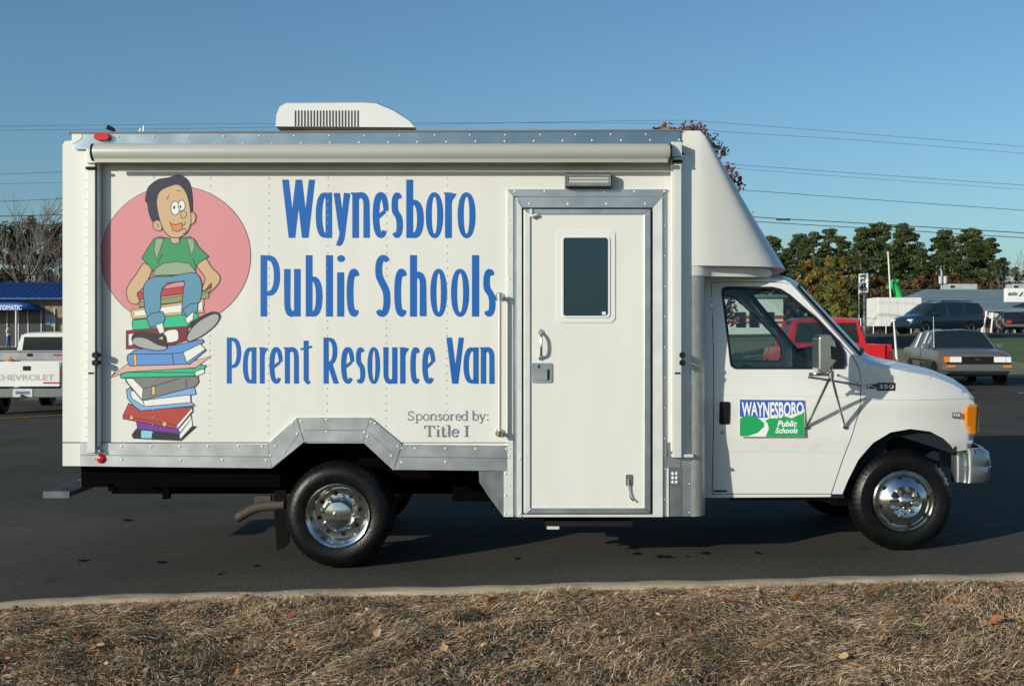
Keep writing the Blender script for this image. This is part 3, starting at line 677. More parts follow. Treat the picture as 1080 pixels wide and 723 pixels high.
def sheet(outer, holes=(), off=0.0, far=False, step=.07, thick=False):
    loops=[[Vector((*U(px,py,YS),0)) for px,py in lp] for lp in [outer,*holes]]
    tri=tessellate_polygon(loops); vs=[v for lp in loops for v in lp]
    bm=bmesh.new(); bv=[bm.verts.new((v.x,0,v.y)) for v in vs]
    for t in tri:
        try: bm.faces.new([bv[i] for i in t])
        except ValueError: pass
    for ax,lo,hi in ((0,1.2,3.6),(2,.4,2.2)):
        c=lo
        while c<hi:
            no=[0,0,0]; no[ax]=1; co=[0,0,0]; co[ax]=c
            bmesh.ops.bisect_plane(bm,geom=bm.verts[:]+bm.edges[:]+bm.faces[:],plane_co=co,plane_no=no,dist=1e-5); c+=step
    bmesh.ops.dissolve_degenerate(bm,dist=1e-5,edges=bm.edges[:])
    bm.verts.index_update()
    m=MB(); V=[]
    for v in bm.verts:
        y=side_y(v.co.x,v.co.z)+off; V.append((v.co.x,2*YC-y if far else y,v.co.z))
    m.add(V,[tuple(v.index for v in f.verts) for f in bm.faces]); bm.free(); return m
top=[(742,291.5),(829,293.5),(836,298),(842,304.5),(903,376),(916,383),(932,387),(958,392),(984,397),(1006,405),(1022,413),(1031,421),(1034.5,430),(1034.8,448),(1033.6,464),(1030,475.5)]
arch=[(1012,477),(1006,470),(997,462.5),(982,455),(960,452),(939,455.5),(921,466.5),(906,485),(896,506),(889,524.5)]
outer=top+arch+[(742,525.5)]
doorp=smoothpts([(752.5,297.5),(828,297.5),(834,301)],n=2)+[(898,375),(905,389),(907,404),(905,432),(899,455),(888,488),(878,521),(752.5,521)]
def grow(p,k):
    cx=sum(a for a,_ in p)/len(p); cy=sum(c for _,c in p)/len(p); return [(a+k*(1 if a>cx else -1),c+k*(1 if c>cy else -1)) for a,c in p]
winp=[(762.4,308),(763.5,303.5),(768,301.8),(816,302),(825,304),(834,310),(860,333),(885,360),(890.5,372),(891,384),(888,388.6),(774,388.6),(770,386),(769,381)]
m=sheet(outer,[grow(doorp,.75)])
# bridge across the cab: roof, windscreen, bonnet, nose
E=[U(px,py,YS) for px,py in top]
dC=[(.0,.06),(.02,.06),(.08,.065),(.12,.06),(.16,.055),(.13,.06),(.12,.06),(.12,.06),(.12,.055),(.12,.05),(.11,.04),(.10,.03),(.09,.01),(.09,0),(.09,0),(.09,0)]
us=[-1,-.985,-.95,-.88,-.75,-.5,-.25,0,.25,.5,.75,.88,.95,.985,1]; nu=len(us)
V=[];
for (x,z),(dx,dz) in zip(E,dC):
    for u in us:
        f=1-abs(u)**4.5; y=YC+u*(YC-side_y(x,z)); V.append((x+dx*f,y,z+dz*f))
Fs=[]; WF=[]
for i in range(len(E)-1):
    for k in range(nu-1):
        q=(i*nu+k,i*nu+k+1,(i+1)*nu+k+1,(i+1)*nu+k)
        if i==3 and 2<=k<nu-3: WF.append(q)
        else: Fs.append(q)
m.add(V,Fs)
far=sheet(outer,[winp],far=True); m.add(far.v,far.f)
lip=[(*U(p[0],p[1],YS),) for p in [(1012,477)]+smoothpts(arch,n=3)+[(820,525.5),(748,525.5)]]
m.tube([(x,side_y(x,z)+.006,z) for x,z in lip],.011,8); m.tube([(x,2*YC-side_y(x,z)-.006,z) for x,z in lip],.011,8)
cab=obj('cab', m, WPAINT, van, smooth=32); panel_normals(cab)
used=sorted({i for q in WF for i in q}); mp={u:i for i,u in enumerate(used)}; m=MB(); m.add([V[u] for u in used],[tuple(mp[i] for i in q) for q in WF]); ws=cab; obj('windscreen', m, CABGLASS, cab)
m=MB()
for k0 in (2,nu-3):                                            # black rubber round the windscreen
    m.tube([Vector(V[3*nu+k0])+Vector((.004,0,.004)),Vector(V[4*nu+k0])+Vector((.004,0,.004))],.014,6)
m.tube([Vector(V[4*nu+k])+Vector((.0,0,.006)) for k in range(2,nu-2)],.016,6); m.tube([Vector(V[3*nu+k]) for k in range(2,nu-2)],.012,6)
obj('windscreen_seal', m, BLACK, ws)
m=sheet(doorp,[winp],off=-.002); dr=obj('cab_door', m, WPAINT, van, smooth=32); panel_normals(dr,-.002)
def insetp(p,k):
    cx=sum(a for a,_ in p)/len(p); cy=sum(c for _,c in p)/len(p)
    out=[]
    for a,c in p:
        d=math.hypot(a-cx,c-cy); out.append((a-(a-cx)/d*k,c-(c-cy)/d*k))
    return out
for far_,par in ((False,dr),(True,cab)):
    sm=[(x,z) for x,z in winp]
    s2=insetp(winp,2.6); n=len(sm); mm=MB(); P=[U(*p,YS) for p in winp]; Q=[U(*p,YS) for p in s2]
    yy=lambda x,z,o: (2*YC-side_y(x,z)-o) if far_ else side_y(x,z)+o
    mm.add([(x,yy(x,z,-.006),z) for x,z in P]+[(x,yy(x,z,-.004),z) for x,z in Q],[(i,(i+1)%n,n+(i+1)%n,n+i) for i in range(n)])
    obj('window_seal', mm, BLACK, par, solid=.012)
    mm=sheet(insetp(winp,1.5),off=.006,far=far_,step=.25); obj('door_window', mm, CABGLASS, par)
m=MB(); x0,z0=U(868,302,YS); x1,z1=U(879,389,YS)                # quarter-light divider at the front of the door window
obj('window_divider', sheet([(862,336.5),(866,340.5),(881,355.5),(890.2,372),(890.6,384.5),(888,388),(879,388),(875,366)],off=.004,step=.2), BLACK, dr)
# door furniture
m=sheet(rrect(758,769,423,447,2),off=-.009,step=.3); hd=obj('door_handle', m, BLACK, dr, solid=.01)
m=MB(); x,z=U(761.5,455,YS); m.lathe([(0,-.006),(.016,-.005),(.018,.004)],(x,side_y(x,z),z),'y',12); obj('key_lock', m, STEEL, dr)
m=sheet([(753.4,517.3),(768,517.3),(768,519.2),(753.4,519.2)],off=-.004,step=.3); obj('sill_slot', m, BLACK, dr)
# magnetic sign
def sgn(pts): 
    return pts
Ys=lambda x,z,o: side_y(x,z)-o
SP=8.583; ms=MB(); SIGN=[M('sign_white',(.76,.77,.74),.45),M('sign_green',(.012,.33,.09),.45),M('sign_blue',(.03,.10,.42),.45),M('sign_letter',(.80,.80,.80),.45)]
def sflat(pts, mi, off, sm=False):
    if sm: pts=smoothpts(pts,True,n=3)
    tri=tessellate_polygon([[Vector((*U(a,c,YS),0)) for a,c in pts]]); P=[U(a,c,YS) for a,c in pts]
    ms.add([(x,SP-off,z) for x,z in P],[tuple(t) for t in tri],mi)
sx=lambda p:[(730+a/3.615,280+c/3.615) for a,c in p]
sflat(sx([(177,508),(425,511),(423,650),(177,650)]),0,0)
sflat(sx([(178,509),(424,512),(424,545),(400,560),(330,575),(270,578),(178,574)]),2,.0006)
sflat(sx([(178,582),(195,570),(220,568),(250,580),(270,598),(270,612),(245,635),(205,648),(178,648)]),1,.0012)
sflat(sx([(274,590),(300,575),(345,572),(375,580),(422,556),(422,649),(276,649),(288,620),(284,600)]),1,.0012)
xa,za=U(*sx([(185,574)])[0],YS); xb,zb_=U(*sx([(420,518)])[0],YS)
def warp(u,v):
    x=xa+(xb-xa)*u; lo=za+(.010*math.sin(u*9)-.004)+ .016*(u>.7)*(u-.7)/.3; return (x,SP-.002,lo+(zb_-lo)*v)
text_flat(ms,'WAYNESBORO',0,0,0,0,0,3,bold=.03,place=warp)
for wd,(a,c,e,f) in (('Public',(320,588,396,612)),('Schools',(312,615,398,637))):
    xa,za=U(*sx([(a,f)])[0],YS); xb,zb_=U(*sx([(e,c)])[0],YS); text_flat(ms,wd,xa,xb,za,zb_,SP-.002,3,shear=.25,bold=.03)
obj('magnetic_sign', ms, SIGN, dr)
# badges
m=MB(); yb=8.5945
x0,z0=U(924,411.5,YS); x1,z1=U(942.6,403.2,YS); yb=side_y(x1,z0)-.006; m.box(x0,x1,yb,yb+.03,z0,z1,0)
x2,z2=U(913,409.3,YS); _,z3=U(0,404.6,YS); m.box(x2,x0-.004,yb+.002,yb+.03,z2,z3,0)
text_flat(m,'350',x0+.012,x1-.01,z0+.014,z1-.012,yb-.001,1,bold=.02); text_flat(m,'F-',x2+.006,x0-.01,z2+.004,z3-.004,yb+.001,1,bold=.03)
obj('model_badge', m, [M('badge_black',(.02,.02,.022),.3),ALUB], cab)
m=MB(); x0,z0=U(1006.5,440.5,YS); x1,z1=U(1015,435,YS); yb=min(side_y(x1,z0),side_y(x0,z0),side_y(x0,z1))-.006; m.box(x0,x1,yb,yb+.05,z0,z1,0); text_flat(m,'V10',x0+.004,x1-.004,z0+.006,z1-.006,yb-.001,1,bold=.03)
obj('engine_badge', m, [M('badge_grey',(.10,.10,.10),.3),ALUB], cab)
# crease lines of the pressings, their shade drawn as thin grey ribbons
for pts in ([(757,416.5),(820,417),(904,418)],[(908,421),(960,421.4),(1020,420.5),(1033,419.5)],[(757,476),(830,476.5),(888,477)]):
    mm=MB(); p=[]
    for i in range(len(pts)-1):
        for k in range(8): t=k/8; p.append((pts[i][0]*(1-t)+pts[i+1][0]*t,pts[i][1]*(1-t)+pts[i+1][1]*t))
    p.append(pts[-1]); V_,Fs_=ribbon(p,.45); mm.add([(U(a,c,YS)[0],side_y(*U(a,c,YS))-.0028,U(a,c,YS)[1]) for a,c in V_],Fs_); obj('crease', mm, M('crease_shade',(.52,.52,.49),.4), dr if pts[0][0]<800 else cab)
# turn signal, headlamp, grille, bumper
m=sheet(smoothpts([(1020.5,434),(1022,429.5),(1028,428.2),(1035.4,428),(1035.6,444),(1034.4,458),(1030,457.6),(1024,452),(1021,443)],True,n=3),off=-.007,step=.03); tsg=obj('turn_signal', m, AMBER, cab, smooth=40, solid=.02)
m=MB(); xr,zr=U(1035.2,443,YS); yr=side_y(xr,zr)
m.box(xr-.01,xr+.03,yr+.0,yr+.12,zr-.10,zr+.10,0); m.box(xr+.03,xr+.06,yr+.14,yr+.42,zr-.10,zr+.10,0); obj('headlight', m, CLEAR, cab, bevel=.01); m=MB(); m.box(xr+.03,xr+.06,2*YC-yr-.42,2*YC-yr-.14,zr-.10,zr+.10,0); obj('headlight', m, CLEAR, cab, bevel=.01)
m=MB(); m.box(xr+.04,xr+.075,9.08,10.12,zr-.16,zr+.1,0); 
for i in range(4): m.box(xr+.07,xr+.085,9.09,10.11,zr-.15+i*.065,zr-.13+i*.065,1)
obj('grille', m, [BLACK,ALUD], cab)
plan=[(3.375,8.80),(3.385,8.745),(3.42,8.72),(3.54,8.745),(3.60,8.84),(3.66,9.15),(3.68,9.6)]; plan=smoothpts(plan,n=5); plan=plan+[(x,2*YC-y) for x,y in plan[-2::-1]]
inn=[(x-.07,YC+(y-YC)*.94) for x,y in plan]
m=MB(); n=len(plan); lv=[(.545,-.035,1),(.56,-.012,1),(.66,.0,1),(.667,-.008,1),(.676,0,1),(.765,-.015,1),(.80,-.06,1)]
V=[]
for z,dx,_ in lv: V += [(x+dx*(1 if x>3.45 else .25),y+(.012 if y<YC else -.012)*(-dx*10),z+.035) for x,y in plan]
for z in (.80,.545): V += [(x,y,z+.035) for x,y in inn]
L=len(lv)+2
m.add(V,[(i*n+k,i*n+k+1,((i+1)%L)*n+k+1,((i+1)%L)*n+k) for i in range(L) for k in range(n-1)]+[tuple(i*n for i in range(L)),tuple(i*n+n-1 for i in range(L))[::-1]])
obj('front_bumper', m, M('bumper_chrome',(.42,.46,.47),.30,.9,var=(7,.15)), van, smooth=38)
# dark wheel house, floor, firewall and cab interior
m=MB(); xw=U(953,0,YS)[0]
m.prism([(xw-.52,.50),(xw-.45,.80),(xw-.2,1.0),(xw+.2,1.0),(xw+.42,.85),(xw+.40,.80),(xw-.0,.93),(xw-.35,.80),(xw-.45,.50)],8.70,10.5)
m.box(1.32,xw-.42,8.74,10.46,.53,.62); m.box(xw+.30,3.15,9.05,10.15,.56,.95); m.box(xw-.45,xw+.4,9.0,10.2,.55,.95); m.box(1.25,1.33,8.66,10.54,.5,2.05)
m.prism([(2.35,.6),(2.78,.6),(2.78,1.32),(2.5,1.40),(2.35,1.30)],8.74,10.46)
m.pbox(878,892,521.5,525.5,8.66,8.9,0,YS); m.pbox(775,885,526,530,8.75,8.85,0,YS)
obj('cab_floor', m, INTERIOR, cab)
for ys in (9.05,10.15):
    m=MB(); m.box(1.55,2.0,ys-.25,ys+.25,.85,1.05); m.prism([(1.48,1.0),(1.62,1.0),(1.56,1.62),(1.44,1.62)],ys-.25,ys+.25); m.box(1.43,1.55,ys-.13,ys+.13,1.64,1.84)
    obj('cab_seat', m, SEATM, van, bevel=.03)
m=MB(); c=Vector((2.16,10.1,1.34)); ax=Vector((.42,0,.9)); e1=Vector((0,1,0)); e2=ax.cross(e1).normalized()
m.tube([c+.19*(math.cos(q*math.pi/12)*e1+math.sin(q*math.pi/12)*e2) for q in range(25)],.014,6,cap=False); m.tube([c,c-ax.normalized()*-.0+Vector((.3,0,-.22))],.03,6); m.tube([c-.19*e1,c+.19*e1],.012,6)
obj('steering_wheel', m, BLACK, van, smooth=60)
# ---- mirror
MY=8.24
pm=lambda px,py,Y:(U(px,py,Y)[0],Y,U(px,py,Y)[1])
m=MB(); m.pprism([(859,356),(862,353.5),(871,352.2),(876,360),(878,368),(878,380),(868,393),(861,392.4),(859,388)],MY-.11,MY+.07,0,MY)
mir=obj('door_mirror', m, M('mirror_shell',(.70,.68,.63),.18,.95,var=(4,.1)), van, bevel=.012)
m=MB(); m.pprism([(871.5,364),(878.4,366),(878.4,379),(872,378)],MY-.113,MY-.10,0,MY); obj('mirror_pad', m, BLACK, mir)
m=MB()
hub=pm(876.5,395,MY)
def dp(px,py): x,z=U(px,py,YS); return (x,side_y(x,z)-.006,z)
m.tube([pm(877.5,362,MY-.02),hub],.010,8); m.tube([hub,pm(853,394.5,MY+.02)],.012,8); m.tube([pm(853,397.5,MY+.04),dp(905,405.5)],.010,8); m.tube([pm(884,395.5,MY+.04),dp(905,405)],.010,8)
m.tube([hub,dp(850.5,449.5)],.010,8); m.tube([hub,dp(890.5,449.5)],.010,8); m.tube([pm(876.5,391,MY),pm(876.5,398.5,MY)],.02,10)
for p in ((850.5,449.5),(890.5,449.5),(905,405)): q=dp(*p); m.lathe([(0,-.02),(.017,-.016),(.02,0)],(q[0],q[1]+.006,q[2]),'y',12)
obj('mirror_bracket', m, CHROME, mir, smooth=40)
m=MB(); m.tube([(U(946.5,384,9.2)[0],9.2,U(0,389,9.2)[1]),(U(942.5,338,9.2)[0],9.2,U(0,337,9.2)[1])],[.012,.006],6); obj('whip_antenna', m, WPAINT, van)

# ---- wheels
def wheel(c, r, rear):
    """near-side wheel; c is the centre of its outer face"""
    k=r/.383
    wl=MB(); pr=[(.212,.05),(.222,.012),(.245,.0),(.285,-.012),(.325,-.008),(.352,.010),(.372,.032),(.383,.052),(.383,.092),(.375,.094),(.375,.100),(.383,.102),(.383,.142),(.372,.168),(.345,.19),(.285,.205),(.225,.19),(.212,.15)]
    pr=[(a*k,y) for a,y in pr]
    wb=lambda i,q: (-.007 if (i in(6,7,8,11,12) and q%3==0) else 0)
    wl.lathe(pr,c,'y',150,0,wb)
    t=obj('wheel', wl, RUBBER, van, smooth=28)
    rm=MB()
    if rear: pf=[(.222,.0),(.229,-.008),(.232,-.004),(.226,-.002),(.214,.004),(.203,.012),(.197,.045),(.190,.085),(.176,.098),(.150,.100),(.118,.098),(.104,.088),(.100,.020),(.094,.004),(.060,-.002),(.034,-.004),(.030,-.016),(0,-.018)]
    else: pf=[(.222,.0),(.229,-.010),(.232,-.006),(.226,-.002),(.210,.012),(.203,.022),(.196,.006),(.185,-.012),(.165,-.026),(.140,-.040),(.118,-.050),(.108,-.045),(.060,-.040),(.050,-.052),(.032,-.060),(0,-.062)]
    pf=[(a*k,y) for a,y in pf]; rm.lathe(pf,c,'y',64)
    ho=MB(); nu_=MB()
    for q in range(8):
        a=q*math.pi/4+.2
        rr=.150*k if rear else .176*k; yy=.0975 if rear else -.0215
        ho.lathe([(0,-.002),(.017,-.002),(.018,.004)],(c[0]+rr*math.cos(a),c[1]+yy,c[2]+rr*math.sin(a)),'y',12)
        rr=.126*k if rear else .082*k; yy=.09 if rear else -.044
        nu_.lathe([(0,-.036),(.012,-.034),(.017,-.02),(.019,0)],(c[0]+rr*math.cos(a+.39),c[1]+yy,c[2]+rr*math.sin(a+.39)),'y',8)
    rm.add(ho.v,ho.f,1); rm.add(nu_.v,nu_.f,0); obj('rim', rm, [CHROME,BLACK], t, smooth=35)
    return t
rc=(U(356,0,8.40)[0],8.412,U(0,543.6,8.40)[1]); fc=(U(953,0,8.67)[0],8.672,U(0,528,8.67)[1])
rw=wheel(rc,.383,True); fw=wheel(fc,.376,False)
for src,ys in ((rw,(8.412+.27+.1,2*YC-8.412-.37,2*YC-8.412-.1)),(fw,(2*YC-8.672-.1,))):
    for q,yy in enumerate(ys):
        o=copy_tree(src); o.parent=van; o.location=Vector(src.location)+Vector((0,yy-src.location.y-YC,0))
        if yy>YC and not (src is rw and q==1): o.rotation_euler=(0,0,math.pi)
# ---- mud flap, exhaust, step, rear step bumper
m=MB(); m.pprism([(288,492),(300,492),(305,572),(301,577),(292,580),(289,540)],8.60,8.63,0,8.6); obj('mud_flap', m, M('flap_rubber',(.003,.003,.003),.7,spec=.1), van)
m=MB(); ex=lambda px,py,Y=8.62:(U(px,py,Y)[0],Y,U(0,py,Y)[1])
m.tube(smoothpts([ex(300,532),ex(283,533),ex(268,536),ex(250,546)],n=4),.036,14,0,cap=False); m.tube([ex(252.5,544.8),ex(249.5,546.3)],.03,12,1); m.pbox(268,285,523,531,8.63,8.7,0,8.62)
obj('exhaust_pipe', m, [RUST,BLACK], van, smooth=40)
m=MB(); m.pbox(575,668,550.5,556,D+.06,D+.35,0,D); m.pbox(577,590,556,559,D+.05,D+.08,1,D); m.box(-.0,.6,D+.2,D+.28,.33,.5,0); obj('entry_step', m, [BLACK,ALUB], van)
m=MB(); zz=U(0,521,9.0)[1]; xl,xr_=U(48,0,9.0)[0],U(70,0,9.0)[0]
for i in range(5): m.box(xl+i*.04,xl+i*.04+.016,9.0,9.7,zz-.02,zz+.02)
m.box(xl-.01,xr_+.03,8.98,9.01,zz-.025,zz+.025); m.box(xl-.01,xr_+.03,9.69,9.72,zz-.025,zz+.025); m.box(xr_,xr_+.4,9.3,9.4,zz+.02,zz+.08); m.box(xr_,xr_+.4,9.55,9.65,zz+.02,zz+.08)
obj('rear_step', m, M('galvanised_steel',(.13,.15,.18),.6,.4,var=(12,.4)), van)

# ================================================================== GROUND
def np_mesh(name, V, Q, mats, parent=None, cols=None, mi=None, loc=None):
    me=bpy.data.meshes.new(name); V=np.asarray(V,np.float32); Q=np.asarray(Q,np.int32); k=Q.shape[1]
    me.vertices.add(len(V)); me.vertices.foreach_set('co',V.ravel())
    me.loops.add(Q.size); me.loops.foreach_set('vertex_index',Q.ravel())
    me.polygons.add(len(Q)); me.polygons.foreach_set('loop_start',np.arange(0,Q.size,k,dtype=np.int32)); me.polygons.foreach_set('loop_total',np.full(len(Q),k,np.int32))
    if not isinstance(mats,(list,tuple)): mats=[mats]
    for m in mats: me.materials.append(m)
    if mi is not None: me.polygons.foreach_set('material_index',np.asarray(mi,np.int32))
    me.update(); me.validate()
    if cols is not None:
        at=me.color_attributes.new('Col','FLOAT_COLOR','POINT')
        at.data.foreach_set('color',np.concatenate([cols,np.ones((len(cols),1))],1).astype(np.float32).ravel())
    o=bpy.data.objects.new(name,me); COL.objects.link(o)
    if parent is not None: o.parent=parent
    if loc is not None: o.location=loc
    ORG[o]=Vector(loc) if loc is not None else Vector((0,0,0))
    return o
def attr_mat(name, rough=.85, trans=0.0, spec=.2):
    m=bpy.data.materials.new(name); m.use_nodes=True; n=m.node_tree.nodes; l=m.node_tree.links; b=n['Principled BSDF']
    a=n.new('ShaderNodeAttribute'); a.attribute_name='Col'; l.new(a.outputs['Color'],b.inputs['Base Color']); b.inputs['Roughness'].default_value=rough; b.inputs['Specular IOR Level'].default_value=spec
    if trans:
        t=n.new('ShaderNodeBsdfTranslucent'); l.new(a.outputs['Color'],t.inputs[0]); mx=n.new('ShaderNodeMixShader'); mx.inputs[0].default_value=trans
        l.new(b.outputs[0],mx.inputs[1]); l.new(t.outputs[0],mx.inputs[2]); l.new(mx.outputs[0],n['Material Output'].inputs[0])
    return m
LEAF=attr_mat('foliage',.75,.18); STRAW=attr_mat('dry_grass_blades',.9,.12,.08); BARK=M('bark',(.16,.125,.095),.9,var=(5,.5)); BARKG=M('grey_bark',(.21,.18,.155),.9,var=(5,.4))

def asphalt_mat(name, c1, c2):
    m=bpy.data.materials.new(name); m.use_nodes=True; n=m.node_tree.nodes; l=m.node_tree.links; b=n['Principled BSDF']
    tc=n.new('ShaderNodeTexCoord'); b.inputs['Roughness'].default_value=.9; b.inputs['Specular IOR Level'].default_value=.12
    def noise(sc,det=4,rough=.6):
        t=n.new('ShaderNodeTexNoise'); t.inputs['Scale'].default_value=sc; t.inputs['Detail'].default_value=det; t.inputs['Roughness'].default_value=rough; l.new(tc.outputs['Object'],t.inputs['Vector']); return t
    def ramp(t,p0,p1,a,c):
        r=n.new('ShaderNodeValToRGB'); r.color_ramp.elements[0].position=p0; r.color_ramp.elements[1].position=p1; r.color_ramp.elements[0].color=(*a,1); r.color_ramp.elements[1].color=(*c,1); l.new(t.outputs[0],r.inputs[0]); return r
    def mix(kind,f,a,c):
        x=n.new('ShaderNodeMix'); x.data_type='RGBA'; x.blend_type=kind
        if isinstance(f,float): x.inputs[0].default_value=f
        else: l.new(f,x.inputs[0])
        l.new(a,x.inputs[6]); l.new(c,x.inputs[7]); return x.outputs[2]
    big=ramp(noise(.35,5),.35,.65,c2,c1); fine=ramp(noise(80,3,.75),.38,.70,(.45,.45,.45),(1.5,1.5,1.47)); spk=ramp(noise(60,1),.74,.80,(0,0,0),(.22,.21,.195))
    blot=ramp(noise(2.1,3),.66,.72,(1,1,1),(.55,.55,.55))
    o=mix('MULTIPLY',1.0,big.outputs[0],fine.outputs[0]); o=mix('MULTIPLY',1.0,o,blot.outputs[0]); o=mix('ADD',1.0,o,spk.outputs[0]); l.new(o,b.inputs['Base Color'])
    bp=n.new('ShaderNodeBump'); bp.inputs['Strength'].default_value=.35; bp.inputs['Distance'].default_value=.006; l.new(noise(110,3).outputs[0],bp.inputs['Height']); l.new(bp.outputs[0],b.inputs['Normal'])
    return m
ASPH=asphalt_mat('asphalt',(.088,.081,.066),(.058,.053,.044)); ROADM=asphalt_mat('road_asphalt',(.085,.084,.08),(.07,.069,.066))
DRYG=M('dry_turf',(.20,.17,.085),.95,var=(.25,.4),bump=(30,.5),col2=(.11,.115,.045)); LAWN=M('green_lawn',(.085,.15,.03),.95,var=(.5,.35),bump=(40,.5)); CONC=M('concrete_kerb',(.46,.365,.25),.9,var=(5,.3),bump=(50,.2),col2=(.33,.25,.16))
XS=np.unique(np.concatenate([[-2600,-1200,-600,-300,-150],np.arange(-100,-20,4.),np.arange(-20,24,1.),np.arange(24,101,4.),[150,300,600,1200,2600]]))
YS_=np.unique(np.concatenate([[-300,-100,-40,-20],np.arange(-10,7,2.),[7.0],np.arange(8,120,1.),np.arange(120,420,20.),[600,1000,1800,3500]]))
def ground_sheet(name, x0,x1,y0,y1, off, mat):
    xs=np.unique(np.concatenate([XS[(XS>x0)&(XS<x1)],[x0,x1]])); ys=np.unique(np.concatenate([YS_[(YS_>y0)&(YS_<y1)],[y0,y1]]))
    X,Y=np.meshgrid(xs,ys); V=np.stack([X,Y,zg(X,Y)+off],-1).reshape(-1,3); a,c=len(xs),len(ys)
    I=np.arange(a*c).reshape(c,a); Q=np.stack([I[:-1,:-1],I[:-1,1:],I[1:,1:],I[1:,:-1]],-1).reshape(-1,4)
    o=np_mesh(name,V,Q,mat); return tag(o,kind='structure')
ground_sheet('ground',-2600,2600,-300,3500,-.012,DRYG)
ground_sheet('parking_lot',-60,60,-6,33,0,ASPH)
ground_sheet('side_lot',-100,-14,33.0,93,0,ASPH)
ground_sheet('lawn',17,60,33.3,50,.01,LAWN)
ground_sheet('road',-100,150,57,68,0,ROADM)
ground_sheet('service_road',12,100,45,54,0,asphalt_mat('shaded_asphalt',(.035,.035,.035),(.025,.025,.025)))  # road strip in shade: the shade is put into its darker colour
ground_sheet('shop_lot',20,100,68.02,96,0,ROADM)
def line_sheet(name, p, q, w_, mat):
    p=Vector(p); q=Vector(q); d=(q-p); nrm=Vector((-d.y,d.x)).normalized()*w_/2; V=[]; N=14
    for i in range(N+1):
        c=p+d*i/N
        for s in (1,-1): e=c+nrm*s; V.append((e.x,e.y,Z(e.x,e.y)+.012))
    tag(np_mesh(name,V,[(2*i,2*i+1,2*i+3,2*i+2) for i in range(N)],mat),kind='structure')
YEL=M('yellow_road_paint',(.55,.42,.07),.7,var=(9,.4)); WLINE=M('white_road_paint',(.62,.62,.58),.7,var=(9,.4))
line_sheet('parking_line',(-12.6,24.6),(-8.6,27.2),.12,YEL); line_sheet('parking_line',(11.2,26.0),(15.5,26.6),.14,WLINE); line_sheet('parking_line',(7.0,30.0),(7.6,26.0),.1,WLINE)
line_sheet('road_edge_line',(-90,57.5),(120,57.5),.15,WLINE); line_sheet('road_centre_line',(-90,62.4),(120,62.4),.15,YEL)
# oily drips on the asphalt
OIL=M('oil_stain',(.016,.015,.014),.95,spec=0)
ov=[];of=[]
for px,py,rx,ry in ((700,591,.10,.035),(672,587.5,.05,.025),(744,588,.05,.03),(725,591,.02,.012),(800,589,.03,.02),(545,590,.03,.02),(462,586,.04,.02),(170,586,.05,.025),(88,583,.05,.02),(232,600,.03,.012),(270,592,.03,.02),(135,541,.06,.03)):
    y=(1.7-.02)*F/(py-HY); x=(px-540)*y/F; o_=len(ov)
    for k in range(14): a=2*math.pi*k/14; s=.45+.7*random.random(); ov.append((x+rx*s*math.cos(a),y+ry*2.4*s*math.sin(a),Z(x,y)+.005))
    of.append(tuple(range(o_,o_+14)))
mb=MB(); mb.add(ov,of); tag(obj('oil_stains',mb,OIL),kind='structure')

# kerb and the bed of dead grass in the foreground
def kerb_y(x):
    x=np.asarray(x,float); return 7.325+.021*x-.10*np.clip(-2.0-x,0,None)**2*np.where(x<-2,1,0)
kx=np.arange(-7.5,12.01,.15); kb=MB(); V=[]
for i,x in enumerate(kx):
    y=float(kerb_y(x)); z=Z(x,y); j=.004*math.sin(i*1.7)+.003*math.sin(i*.61)
    sl_=(float(kerb_y(x+.05))-float(kerb_y(x-.05)))/.1; nx,ny=-sl_,1; q=math.hypot(nx,ny); nx/=q; ny/=q
    for d_,h_ in ((.03,-.02),(.012,.088+j),(-.006,.105+j),(-.16,.108+j),(-.18,.09),(-.18,-.02)): V.append((x+nx*d_,y+ny*d_,z+h_))
kb.add(V,[(i*6+k,i*6+k+1,(i+1)*6+k+1,(i+1)*6+k) for i in range(len(kx)-1) for k in range(5)])
tag(obj('kerb',kb,CONC,smooth=45),kind='structure')
def noise2(x,y,s,seed=0):
    r=np.random.default_rng(seed); o=0
    for k in range(6):
        a=r.uniform(0,6.28); f=s*r.uniform(.6,1.7); o=o+np.sin(f*(x*math.cos(a)+y*math.sin(a))+r.uniform(0,6.28))
    return o/6
def bed_z(x,y):
    d=np.clip(kerb_y(x)-.17-y,0,None); return zg(x,y)+.085+.05*sstep(0,.5,d)+.055*noise2(x,y,4.6,3)*sstep(0,.5,d)+.035*noise2(x,y,12,4)*sstep(0,.3,d)
bx=np.arange(-7.5,12.01,.1); tt=np.concatenate([np.linspace(0,3.2,44),np.linspace(3.6,14,14)]); X,T=np.meshgrid(bx,tt); Y=kerb_y(X)-.165-T
V=np.stack([X,Y,bed_z(X,Y)],-1).reshape(-1,3); a,c=len(bx),len(tt); I=np.arange(a*c).reshape(c,a)
tag(np_mesh('planting_bed',V,np.stack([I[:-1,:-1],I[1:,:-1],I[1:,1:],I[:-1,1:]],-1).reshape(-1,4),M('thatch',(.17,.125,.075),.97,var=(9,.4),bump=(45,1.0),col2=(.07,.052,.032))),kind='structure')
